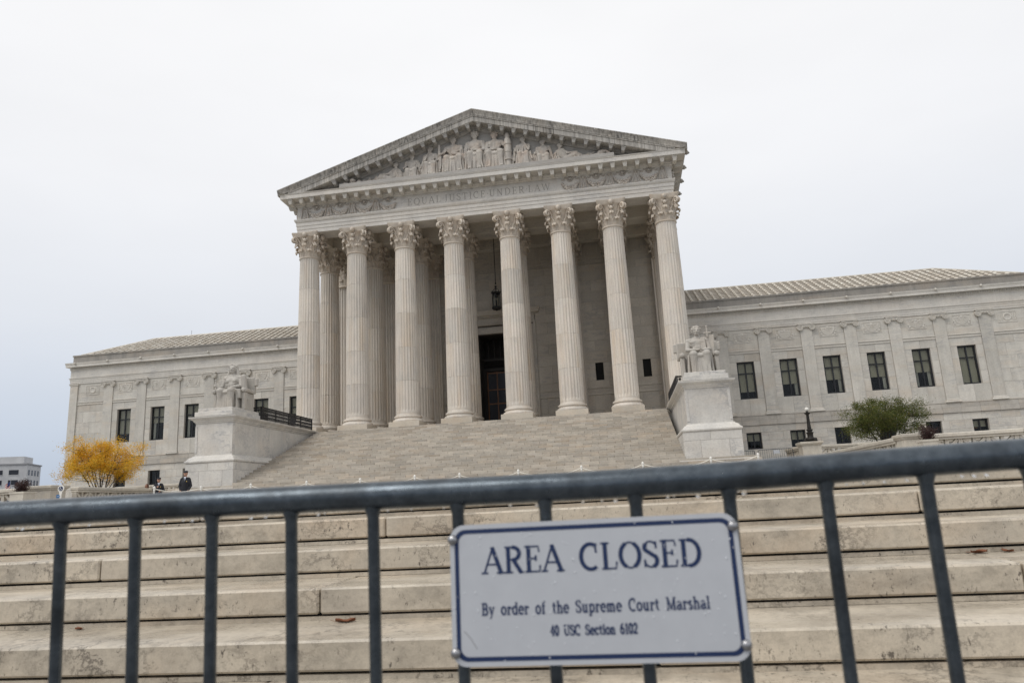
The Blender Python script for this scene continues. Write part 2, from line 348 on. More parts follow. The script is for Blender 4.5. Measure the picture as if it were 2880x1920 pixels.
m_lp = leafmat('purple_leaves', [(.055,.028,.028),(.075,.035,.033),(.045,.025,.026),(.10,.055,.045)])
m_bark = MT('bark').fin((.07,.055,.045), .85)
m_dry = MT('dry_leaf').fin((.17,.06,.025), .7)
M_ = MT('far_concrete'); m_conc = M_.fin(M_.ramp(M_.noise(M_.vec((1,1,1)), .3, 4), [(.3,(.46,.46,.47)),(.7,(.58,.58,.58))]), .8)
m_farglass = MT('far_window').fin((.02,.022,.03), .25)
m_grey = MT('grey_panel').fin((.30,.30,.31), .7)
m_red = MT('flag_red').fin((.45,.04,.05), .8)
m_fblue = MT('flag_blue').fin((.03,.05,.16), .8)
m_fwhite = MT('flag_white').fin((.75,.75,.75), .8)
m_signblue = MT('sign_blue').fin((.02,.12,.30), .5)
M_ = MT('paving'); m_pave = M_.fin(M_.mix(M_.ramp(M_.noise(M_.vec((1,1,1), rnd=False), .8, 6), [(.3,(.36,.34,.31)),(.7,(.46,.43,.39))]), M_.ramp(M_.noise(M_.vec((1,1,1), rnd=False), 25, 4), [(.3,.85),(.7,1.05)]), 1, 'MULTIPLY'), .5)
M_ = MT('wet_sidewalk'); m_walk = M_.fin(M_.ramp(M_.noise(M_.vec((1,1,1), rnd=False), 2, 8, .7), [(.3,(.11,.105,.10)),(.7,(.17,.16,.15))]), .35)
M_ = MT('asphalt'); m_asph = M_.fin(M_.ramp(M_.noise(M_.vec((1,1,1), rnd=False), 3, 8, .7), [(.3,(.05,.05,.05)),(.7,(.09,.09,.09))]), .75)
M_ = MT('soil'); m_soil = M_.fin(M_.ramp(M_.noise(M_.vec((1,1,1), rnd=False), 1.5, 6), [(.3,(.05,.07,.025)),(.7,(.10,.12,.05))]), .95)

# ================================================================== SETTING
struct(MB().box(-3000,3000,-3000,3000,-7.2,-6.62).build('ground', m_asph))
struct(MB().box(-60,80,-56,-47.3,-6.61,-6.453).build('sidewalk', m_walk))
NY = lambda k: CY + 4.42 - .495*(k-1)
NZ = lambda k: CZ - .052 - .15*(k-1)
plz = struct(MB().add([(-70,NY(0)+.3,NZ(0)-.004),(80,NY(0)+.3,NZ(0)-.004),(80,-18,-5.0),(-70,-18,-5.0),(80,60,-4.98),(-70,60,-4.98),(-70,NY(0)+.3,-6.6),(80,NY(0)+.3,-6.6)],
    [(0,1,2,3),(3,2,4,5),(6,7,1,0)]).build('plaza', m_pave))
# the plaza steps in the foreground, every stone its own part
ps = struct(empty('plaza_steps'))
body = MB(); strip = MB()
for k in range(0, 8):
    body.box(-40, 60, NY(k)+.05, NY(0)+2, NZ(k)-.149, NZ(k)-.02)
    strip.box(-40, 60, NY(k)+.012, NY(k)+.055, NZ(k)-.1495, NZ(k)-.129)
body.build('step_core', m_slot, ps); strip.build('step_riser_strip', m_near, ps)  # core coloured black to paint the shade in the gap under each stone
BL = 3.08
cache = {}
for k in range(0, 8):
    off = 5.85 if k % 2 == 0 else 7.39
    for i in range(-7, 8):
        a = off + i*BL
        b = MB().cbox(.002, BL-.005, 0, .62, -.1185, 0, .009)
        me = cache.get('n') or b.mesh('stone'); fixn(me) if 'n' not in cache else None
        cache['n'] = me
        mk('stone', me, m_near, ps, (a, NY(k)+random.uniform(-.004,.004), NZ(k)+random.uniform(-.0015,.0015)))
# main stair
ms_ = struct(empty('main_stair'))
SY = lambda k: -1.65 - .446*k
SZ = lambda k: -.15*k
core = MB()
for k in range(33):
    W = 11.9 if k <= 24 else 15.35
    core.box(-W+.01, W-.01, SY(k)+.035, SY(k)+(.9 if k else 1.2), SZ(k)-.16, SZ(k)-.012)
core.box(-11.9, 11.9, -12.2, -1.0, -5.2, -3.8); core.box(-15.3, 15.3, -15.5, -12, -5.2, -4.85)
core.build('stair_core', m_dark, ms_)
rest = MB()
for k in range(33):
    W = 11.9 if k <= 24 else 15.35
    n = round(2*W/.86); L = 2*W/n
    xs = [-W] + [-W + L*(i + (.5 if k % 2 else 0)) + random.uniform(-.05,.05) for i in range(1 if not k % 2 else 0, n)] + [W]
    for a, b in zip(xs[:-1], xs[1:]):
        yj = random.uniform(-.006, .006); zj = random.uniform(-.003, .002)
        if 18 <= k <= 26:
            q = MB().cbox(0, b-a-.008, 0, .5, -.143, 0, .008)
            q.build('stone', m_step, ms_).location = (a, SY(k)+yj, SZ(k)+zj)
        else:
            rest.cbox(a, b-.008, SY(k)+yj, SY(k)+.5, SZ(k)-.143+zj, SZ(k)+zj, .008)
stuff(rest.build('stone_course', m_step, ms_))
# side terraces behind the balustrades
for sg, nm in ((-1, 'terrace_left'), (1, 'terrace_right')):
    x0, x1 = sorted((sg*15.4, sg*90))
    struct(MB().box(x0, x1, -3.5, 60, -5.3, -4.05).build(nm, m_pave))
    x0, x1 = sorted((sg*20.9, sg*90))
    struct(MB().box(x0, x1, -15.9, -3.52, -5.3, -4.3).build('planting_bed', m_soil))

# ================================================================== COURTHOUSE
CH = tag(empty('courthouse', (0,0,0)), 'white marble courthouse with eight-column portico, carved pediment and long windowed wings', 'courthouse')
S, C0 = 3.7, 4.148
CXS = [sg*(C0/2 + i*S) for sg in (-1, 1) for i in range(4)]; CXS.sort()
# ---- column meshes
def shaft_r(z): # z .98 .. 13.1
    t = (z-.98)/(13.1-.98); return .83 - .13*(t**1.6)
NF = 24
def flute_ring(z, depth=.05, full=False):
    R0 = shaft_r(z); out = []
    for i in range(NF):
        for j, d in enumerate((0, .0, .62, 1, .62, 0)):
            a = 2*math.pi*(i + (0, .14, .32, .57, .82, 1.0)[j]*.999)/NF
            r = R0 - (0 if full else depth*d*R0/.8)
            out.append((r*math.cos(a), r*math.sin(a), z))
    return out
cuts = [.98, 3.3, 5.7, 8.2, 10.7, 13.1]
DR = []
for i in range(5):
    a, b = cuts[i]+.006, cuts[i+1]-.006
    zs = list(np.linspace(a, b, 4)); rings = []
    if i == 0: rings += [flute_ring(a, full=True), flute_ring(a+.10, full=True), flute_ring(a+.20, .5*.05)]; zs = zs[1:]
    rings0 = [flute_ring(z) for z in zs]
    if i == 4: rings0 = rings0[:-1] + [flute_ring(b-.20), flute_ring(b-.10, .025), flute_ring(b-.04, full=True), flute_ring(b, full=True)]
    if i == 0: rings0 = [flute_ring(a+.30)] + rings0
    me = MB().loft(rings+rings0, True, True, True).mesh('shaft_drum'); fixn(me); me.materials.append(m_col); DR.append(me)
bp = [(.5,.40),(1.05,.40),(1.075,.45),(1.075,.52),(1.03,.585),(.95,.60),(.93,.64),(.91,.68),(.92,.72),(.98,.735),(.99,.78),(.97,.83),(.90,.85),(.90,.885),(.86,.90),(.83,.985),(.4,.985)]
ME_base = MB().lathe(bp, 40).mesh('column_base', 40); fixn(ME_base); ME_base.materials.append(m_col)
ME_plinth = MB().cbox(-1.084,1.084,-1.084,1.084,0,.40,.012).mesh('plinth'); fixn(ME_plinth); ME_plinth.materials.append(m_plinth)
# ---- capital
def leaf(mb, ang, z0, h, r0, r1, wid, curl, sq=None):
    nu, nv = 9, 11
    g = []
    for j in range(nv):
        t = j/(nv-1)
        row = []
        # centre line: rises then curls outwards
        if t < .72: rr = r0 + (r1-r0)*(t/.72)**2*.6; zz = z0 + h*t/.72*.95
        else:
            q = (t-.72)/.28; th = q*math.pi*1.15
            rr = r0 + (r1-r0)*.6 + curl*(1-math.cos(th)) ; zz = z0 + h*.95 + curl*math.sin(th)*1.1
        wv = wid*(.75+.45*math.sin(math.pi*min(t/.8,1)))*(1 if t < .8 else (1-(t-.8)/.2*.25))
        for i in range(nu):
            s = (i/(nu-1)-.5)*2
            lob = 1 + .13*math.sin(t*22)*(abs(s) > .8)
            da = s*wv*lob*.5
            dr = -.05*s*s + .028*math.cos(s*math.pi*2.5)
            row.append((rr+dr, da, zz - .05*abs(s)*(t > .7)))
        g.append(row)
    vs = []
    for row in g:
        for rr, da, zz in row:
            a = ang + da/max(rr,.3); vs.append((rr*math.cos(a), rr*math.sin(a), zz))
    k = len(vs)
    for row in g:
        for rr, da, zz in row:
            a = ang + da*.9/max(rr,.3); vs.append(((rr-.045)*math.cos(a), (rr-.045)*math.sin(a), zz-.01))
    fs = []
    for j in range(nv-1):
        for i in range(nu-1):
            q = (j*nu+i, j*nu+i+1, (j+1)*nu+i+1, (j+1)*nu+i); fs += [q, tuple(k+x for x in q[::-1])]
    bd = [i for i in range(nu)] + [j*nu+nu-1 for j in range(1,nv)] + [(nv-1)*nu+i for i in range(nu-2,-1,-1)] + [j*nu for j in range(nv-2,0,-1)]
    for a, b in zip(bd, bd[1:]+bd[:1]): fs.append((b, a, a+k, b+k))
    mb.add(vs, fs)
def volute(mb, ang, z, r_from, r_to, rad, tube):
    pts = []; rs = []
    ca, sa = math.cos(ang), math.sin(ang)
    for i in range(6):
        t = i/5; rr = r_from + (r_to-r_from)*t**1.5; pts.append((rr*ca, rr*sa, z-.62+.62*math.sin(t*math.pi/2))); rs.append(tube*(.8+.3*t))
    for i in range(1, 15):
        th = math.pi/2 - i*.5; q = rad*(1-i/17)
        cxr = r_to; czr = z - rad
        pts.append(((cxr+q*math.cos(th))*ca, (cxr+q*math.cos(th))*sa, czr+q*math.sin(th))); rs.append(tube*(1.15-.5*i/15))
    mb.tube(pts, rs, 8)
def capital(squash=1.0):
    mb = MB(); Z = 13.1
    mb.lathe([(.5,Z-.05),(.70,Z-.05),(.755,Z-.02),(.765,Z+.03),(.755,Z+.08),(.70,Z+.10),(.68,Z+.12),(.67,Z+.6),(.70,Z+1.1),(.80,Z+1.45),(.92,Z+1.58),(.6,Z+1.58)], 32)
    for i in range(8):
        leaf(mb, 2*math.pi*(i+.5)/8, Z+.10, .45, .70, .86, .56, .125)
    for i in range(8):
        leaf(mb, 2*math.pi*i/8, Z+.12, .86, .70, .98 if i % 2 else .90, .52, .15)
    for i in range(4):
        a = math.pi/4 + i*math.pi/2
        for d in (-.07, .07): volute(mb, a+d, Z+1.57, .70, 1.16, .205, .075)
        leaf(mb, a, Z+.62, .55, .74, 1.02, .26, .11)
        b = i*math.pi/2
        for d in (-.18, .18):
            volute(mb, b+d, Z+1.48, .72, .84, .10, .04)
        mb.ball((.98*math.cos(b), .98*math.sin(b), Z+1.70), (.17,.17,.20), 8, 6)
        for d in (-.11, .11): mb.ball((.96*math.cos(b+d), .96*math.sin(b+d), Z+1.74), (.07,.07,.13), 6, 5)
        mb.ball((.90*math.cos(b), .90*math.sin(b), Z+1.30), (.14,.14,.15), 8, 6)
    for i in range(32):
        a = 2*math.pi*(i+.5)/32; mb.tube([(.685*math.cos(a),.685*math.sin(a),Z+.12),(.70*math.cos(a),.70*math.sin(a),Z+.7),(.74*math.cos(a),.74*math.sin(a),Z+1.2)], .024, 4)
    # abacus with concave sides
    def ab(z, s):
        out = []
        for i in range(4):
            a0 = math.pi/4 + i*math.pi/2; c0 = Vector((math.cos(a0), math.sin(a0)))*1.42*s; a1 = a0+math.pi/2; c1 = Vector((math.cos(a1), math.sin(a1)))*1.42*s
            t_ = (c1-c0).normalized(); p0 = c0 + t_*.10; p1 = c1 - t_*.10; nrm = Vector((math.cos(a0+math.pi/4), math.sin(a0+math.pi/4)))
            for j in range(9):
                u = j/8; p = p0.lerp(p1, u) - nrm*(.16*math.sin(math.pi*u)); out.append((p.x, p.y, z))
        return out
    mb.loft([ab(Z+1.58,.90), ab(Z+1.66,.97), ab(Z+1.72,.97), ab(Z+1.76,1.0), ab(Z+1.915,1.03)], True, True, True)
    me = mb.mesh('capital', 50); fixn(me)
    if squash != 1: me.transform(Matrix.Diagonal((1.0, squash, 1, 1)))
    me.materials.append(m_cap); return me
ME_cap = capital(); ME_pcap = capital(.42)
for y in (0, 3.8):
    for x in CXS:
        c = empty('column', (x, y, 0), CH)
        mk('plinth', ME_plinth, None, c); mk('column_base', ME_base, None, c)
        rz = random.choice((0, 1, 2, 3))*math.pi/2
        for d in DR: mk('shaft_drum', d, None, c, rot=(0,0,rz+random.randrange(24)*math.pi/12))
        mk('capital', ME_cap, None, c)
# fluted wall pilasters (third row)
def pil_mesh():
    mb = MB(); w = .78; prof = [(-w, .35), (-w, 0)]
    n = 7; st = 2*w/n
    for i in range(n):
        x = -w + st*i
        for f, d in ((.14,0),(.30,.035),(.5,.05),(.70,.035),(.86,0)): prof.append((x+st*f, d))
    prof += [(w, 0), (w, .35)]
    mb.loft([[(a, b, z) for a, b in prof] for z in (.98, 13.08)], True, True, True); return mb
ME_pil = pil_mesh().mesh('pilaster_shaft'); fixn(ME_pil); ME_pil.materials.append(m_col)
ME_pb = MB().rect_loft([(.14,0),(.14,.38),(.20,.40),(.22,.48),(.16,.58),(.08,.62),(.10,.72),(.13,.80),(.04,.88),(0,.98)], -.82,.82,-.02,.5).mesh('pilaster_base'); fixn(ME_pb); ME_pb.materials.append(m_col)
for x in CXS:
    if abs(x) < 3: continue
    p = empty('pilaster', (x, 7.2, 0), CH)
    mk('pilaster_shaft', ME_pil, None, p); mk('pilaster_base', ME_pb, None, p); mk('capital', ME_pcap, None, p, (0,.12,0))
# ---- portico floor and podium
MB().box(-14.35,14.35,-1.06,7.7,-.3,-.004).build('portico_floor', m_step, CH)
for xa, xb in ((-14.4,-11.95),(11.95,14.4)): MB().box(xa,xb,-1.3,7.7,-5.2,-.31).build('podium_wall', m_ped, CH)
# ---- ashlar helper
def ashlar(parent, mat, x0, x1, zs, yf, depth, blen, holes=(), jit=.004, cut=()):
    for r in range(len(zs)-1):
        za, zb = zs[r], zs[r+1]
        iv = [(x0, x1)]
        for hx0, hx1, hz0, hz1 in holes:
            if hz0 < zb-.01 and hz1 > za+.01:
                nv = []
                for a, b in iv:
                    if hx1 <= a or hx0 >= b: nv.append((a, b)); continue
                    if hx0 > a: nv.append((a, hx0))
                    if hx1 < b: nv.append((hx1, b))
                iv = nv
        for a, b in iv:
            n = max(1, round((b-a)/blen)); L = (b-a)/n
            xs = [a] + ([a + L*(i+.5) for i in range(n)] if r % 2 and n > 1 else [a+L*i for i in range(1, n)]) + [b]
            for p, q in zip(xs[:-1], xs[1:]):
                j = random.uniform(-jit, jit)
                o = MB().cbox(0, q-p-.008, 0, depth, 0, zb-za-.008, .006).build('ashlar_block', mat, parent)
                o.location = (p+.004, yf+j, za+.004)
# ---- portico wall
YW = 7.62
PW = MB().box(-13.9,-2.1,YW+.1,YW+.5,0,15.9).box(2.1,13.9,YW+.1,YW+.5,0,15.9).box(-2.1,2.1,YW+.1,YW+.5,8.05,15.9).build('portico_wall', m_dark, CH)
wh = [(x-.31, x+.31, 3.62, 5.02) for x in (-11.32,-7.62,7.62,11.32)]
door = (-2.75, 2.75, 0, 10.0)
ashlar(PW, m_portwall, -13.9, 13.9, [.02, 1.25, 2.45], YW, .12, 1.23, [door], .002)
ashlar(PW, m_portwall, -13.9, 13.9, [3.08, 3.62, 5.02, 5.9, 6.8, 7.7, 8.6, 9.3, 10.0], YW, .12, 1.85, [door]+wh)
ashlar(PW, m_portwall, -13.9, 13.9, [10.0, 10.9, 11.8, 12.6, 13.2], YW, .12, 1.85)
ashlar(PW, m_portwall, -13.9, 13.9, [13.2, 15.9], YW+.03, .1, 3.7)
for x0, x1 in ((-13.9,-2.75),(2.75,13.9)):
    MB().cbox(x0, x1, YW-.05, YW+.1, 2.45, 2.58, .02).cbox(x0, x1, YW-.05, YW+.1, 2.95, 3.08, .02).box(x0, x1, YW-.01, YW+.1, 2.57, 2.96).build('belt_course', m_portwall, PW)
for x in (-11.32,-7.62,-3.9,0,3.9,7.62,11.32):
    mb = MB()
    for s, y in ((.85,.00),(.55,-.02),(.28,-.04)):
        for a in (0,1,2,3):
            M = Matrix.Translation((x, YW+.03+y, 14.35)) @ Matrix.Rotation(a*math.pi/2, 4, 'Y')
            mb.box(-s, s-.091, -.05, -.001, s-.09, s, M)
    mb.build('fret_panel', m_portwall, PW)
    MB().cbox(x-1.75, x+1.75, YW-.05, YW+.1, 13.12, 13.22, .015).build('wall_moulding', m_portwall, PW)
for h in wh:
    o = MB().box(h[0]-.02,h[1]+.02,YW+.085,YW+.098,h[2]-.02,h[3]+.02).build('wall_slot', m_slot, PW)  # black sheet paints the darkness of the small opening
# door: surround, hood, leaves
D = empty('doorway', (0, YW, 0), CH)
mb = MB()
for sg in (-1, 1):
    a, b = sorted((sg*2.05, sg*2.72)); mb.cbox(a, b, -.10, .3, 0, 8.05, .02); a, b = sorted((sg*2.55, sg*2.77)); mb.cbox(a, b, -.16, .2, 0, 8.75, .02)
mb.cbox(-2.54, 2.54, -.10, .3, 8.06, 8.62, .02).cbox(-2.76, 2.76, -.16, .2, 8.76, 8.92, .03).box(-2.7,2.7,-.06,.2,8.93,9.35)
mb.build('door_surround', m_portwall, D)
MB().rect_loft([(0,9.36),(.08,9.4),(.1,9.5),(.32,9.56),(.36,9.74),(.44,9.84),(.46,9.95),(.1,9.99)], -2.75,2.75,-.05,.2).build('door_cornice', m_portwall, D)
mb = MB()
for i in range(34): x = -2.7+i*.1636; mb.box(x-.05, x+.05, -.2, -.05, 9.40, 9.53)
stuff(mb.build('dentil_row', m_portwall, D))
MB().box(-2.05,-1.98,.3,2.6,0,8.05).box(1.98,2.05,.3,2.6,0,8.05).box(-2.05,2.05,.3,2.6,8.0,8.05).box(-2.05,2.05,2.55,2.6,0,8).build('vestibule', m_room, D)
mb = MB(); mb.box(-2,2,1.5,1.7,5.25,5.5).box(-2,2,1.45,1.7,6.1,6.3).box(-2,-1.7,1.5,1.7,0,5.25).box(1.7,2,1.5,1.7,0,5.25)
for i in range(9): x = -2+i*.5; mb.box(x-.03,x+.03,1.55,1.62,6.3,8)
mb.build('transom_frame', m_bronze, D)
for sg in (-1, 1):
    L = empty('door_leaf', (sg*.85, 1.58, 0), D); mb = MB()
    mb.box(-.84,-.74,-.03,.03,0,5.2).box(.74,.84,-.03,.03,0,5.2).box(-.05,.05,-.03,.03,0,5.2)
    for z in (0.05, 2.55, 3.7, 5.1): mb.box(-.84,.84,-.028,.028,z-.06,z+.06)
    mb.build('leaf_frame', m_wood, L)
    MB().box(-.8,.8,0,.012,.1,5.1).build('pane', m_farglass, L)
# ---- soffits, beams, ceiling
mb = MB().box(-13.86,13.86,-.68,.72,15.02,16.0).build('front_beam', m_ent, CH)
for ya, yb in ((3.1,4.5),(6.9,7.58)): MB().cbox(-13.86,13.86,ya,yb,15.022,15.95,.02).build('inner_beam', m_portwall, CH)
for x in CXS:
    for ya, yb in ((.73,3.09),(4.51,6.89)): MB().cbox(x-.62,x+.62,ya,yb,15.02,15.9,.02).build('cross_beam', m_portwall, CH)
mb = MB().box(-13.8,13.8,.73,7.7,15.885,16.2); 
mb.build('portico_ceiling', m_portwall, CH)
# ---- entablature (wraps front and sides)
def ring_u(prof, X, yf, yb):
    mb = MB(); rings = [[(-X-p, yb, z), (-X-p, yf-p, z), (X+p, yf-p, z), (X+p, yb, z)] for p, z in prof]
    mb.loft(rings, False); return mb
EN = empty('entablature', (0,0,0), CH)
X0, YF = 13.87, -.70
ring_u([(-.3,15.018),(0,15.018),(0,15.31),(.035,15.32),(.035,15.57),(.07,15.58),(.07,15.84),(.12,15.87),(.17,15.97),(.19,16.05),(.19,16.09),(0,16.10)], X0, YF, 30).build('architrave', m_ent, EN)
ring_u([(0,16.10),(0,17.10),(.06,17.14),(.10,17.18),(.10,17.24),(.2,17.30),(.22,17.5)], X0, YF, 30).build('frieze', m_ent, EN)
ring_u([(.22,17.46),(.93,17.47),(.95,17.49),(.95,17.78),(.98,17.80),(1.0,17.86),(.6,17.98),(.2,18.05)], X0, YF, 30).build('corona', m_ent, EN)
# modillions
def modil():
    mb = MB(); mb.add([(-.165,-.62,0),(.165,-.62,0),(.165,0,0),(-.165,0,0),(-.105,-.55,-.29),(.105,-.55,-.29),(.12,0,-.32),(-.12,0,-.32)],
        [(0,1,2,3),(7,6,5,4),(0,4,5,1),(1,5,6,2),(2,6,7,3),(3,7,4,0)])
    mb.cbox(-.20,.20,-.66,0,0,.06,.012); return mb
ME_mod = modil().mesh('modillion'); fixn(ME_mod); ME_mod.materials.append(m_trim)
ME_mod2 = ME_mod.copy(); ME_mod2.transform(Matrix.Diagonal((.92,1,.80,1))); ME_mod2.materials.clear(); ME_mod2.materials.append(m_tymp)
nm = 34; dxm = 2*14.1/(nm-1)
for i in range(nm): mk('modillion', ME_mod, None, EN, (-14.1+i*dxm, YF-.22, 17.40))
for sg in (-1, 1):
    for i in range(8): mk('modillion', ME_mod, None, EN, (sg*(X0+.22), YF-.2+.86*(i+1)-.3, 17.40), (0,0,sg*math.pi/2))
    a, b = sg*(X0+.82), sg*(X0+1.13)
    mb = MB(); mb.loft([[(sg*(X0+p), -1.83, z), (sg*(X0+p), 30, z)] for p, z in ((.6,17.86),(.98,17.87),(1.02,17.95),(1.10,18.08),(1.13,18.18),(.7,18.18))], False); mb.build('gutter_moulding', m_rake, EN)
    for i in range(6): MB().ball((sg*(X0+1.16), -.6+i*2.4, 18.02), (.16,.18,.18), 10, 7).ball((sg*(X0+1.30), -.6+i*2.4, 17.97), (.08,.09,.08), 8, 6).build('lion_head_spout', m_rake, EN, 60)
# inscription panel
MB().box(-5.80,5.80,YF-.022,YF+.1,16.12,17.09).build('inscription_panel', m_ent, EN)
# frieze reliefs
def garland():
    mb = MB(); rnd = random.Random(3)
    for i in range(110):
        t = rnd.uniform(-1, 1); s = 1-abs(t)**2.2
        x = t*.50; z = -.10-.34*(1-t*t) + rnd.uniform(-.10,.12)*(.4+s); mb.ball((x, -.05-.08*s*rnd.random(), z), rnd.uniform(.05,.085), 6, 4)
    mb.v = [(p[0]*1.18, p[1]*1.3, p[2]*1.12-.02) for p in mb.v]; me = mb.mesh('garland', 60); mb = MB()
    for i in range(12):
        a = i*math.pi/6; mb.ball((.17*math.cos(a), -.03, .25+.17*math.sin(a)), (.05,.04,.05), 6, 4)
    mb.ball((0,-.05,.25), (.10,.06,.10), 8, 6)
    for sg in (-1, 1):
        for i in range(5): mb.ball((sg*(.26+.06*i), -.02, .30-.03*i+.05*math.sin(i*2)), (.05,.03,.045), 6, 4)
    mb.v = [(p[0]*1.18, p[1]*1.3, p[2]*1.12-.02) for p in mb.v]; return me, mb.mesh('rosette', 60)
def torch():
    mb = MB()
    mb.lathe([(.05,-.44),(.26,-.44),(.26,-.36),(.17,-.33),(.19,-.1),(.13,.0),(.15,.12),(.10,.2),(.18,.33),(.22,.42),(.05,.46)], 12, (0,.12,0))
    for sg in (-1, 1):
        mb.tube([(sg*.16,-.04,.42),(sg*.27,-.05,.25),(sg*.29,-.06,-.05),(sg*.37,-.05,-.33),(sg*.42,-.03,-.45)], [.05,.07,.06,.075,.05], 6)
    mb.box(-.36,.36,-.05,.05,-.475,-.44); mb.v = [(p[0]*.72, p[1], p[2]) for p in mb.v]; return mb.mesh('candelabrum', 50)
(ME_gar, ME_ros), ME_tor = garland(), torch()
for me in (ME_gar, ME_ros, ME_tor): fixn(me); me.materials.append(m_fig)
for sg in (-1, 1):
    for i in range(4): mk('garland', ME_gar, None, EN, (sg*(6.75+1.857*i), YF-.0, 16.71)); mk('rosette', ME_ros, None, EN, (sg*(6.75+1.857*i), YF-.0, 16.71))
    for i in range(4): mk('candelabrum', ME_tor, None, EN, (sg*(7.68+1.857*i), YF-.02, 16.60))
    for i in range(2): mk('garland', ME_gar, None, EN, (sg*X0, YF+.75+1.857*i, 16.71), (0,0,sg*math.pi/2)); mk('candelabrum', ME_tor, None, EN, (sg*(X0+.02), YF+1.68+1.857*i, 16.60), (0,0,sg*math.pi/2))
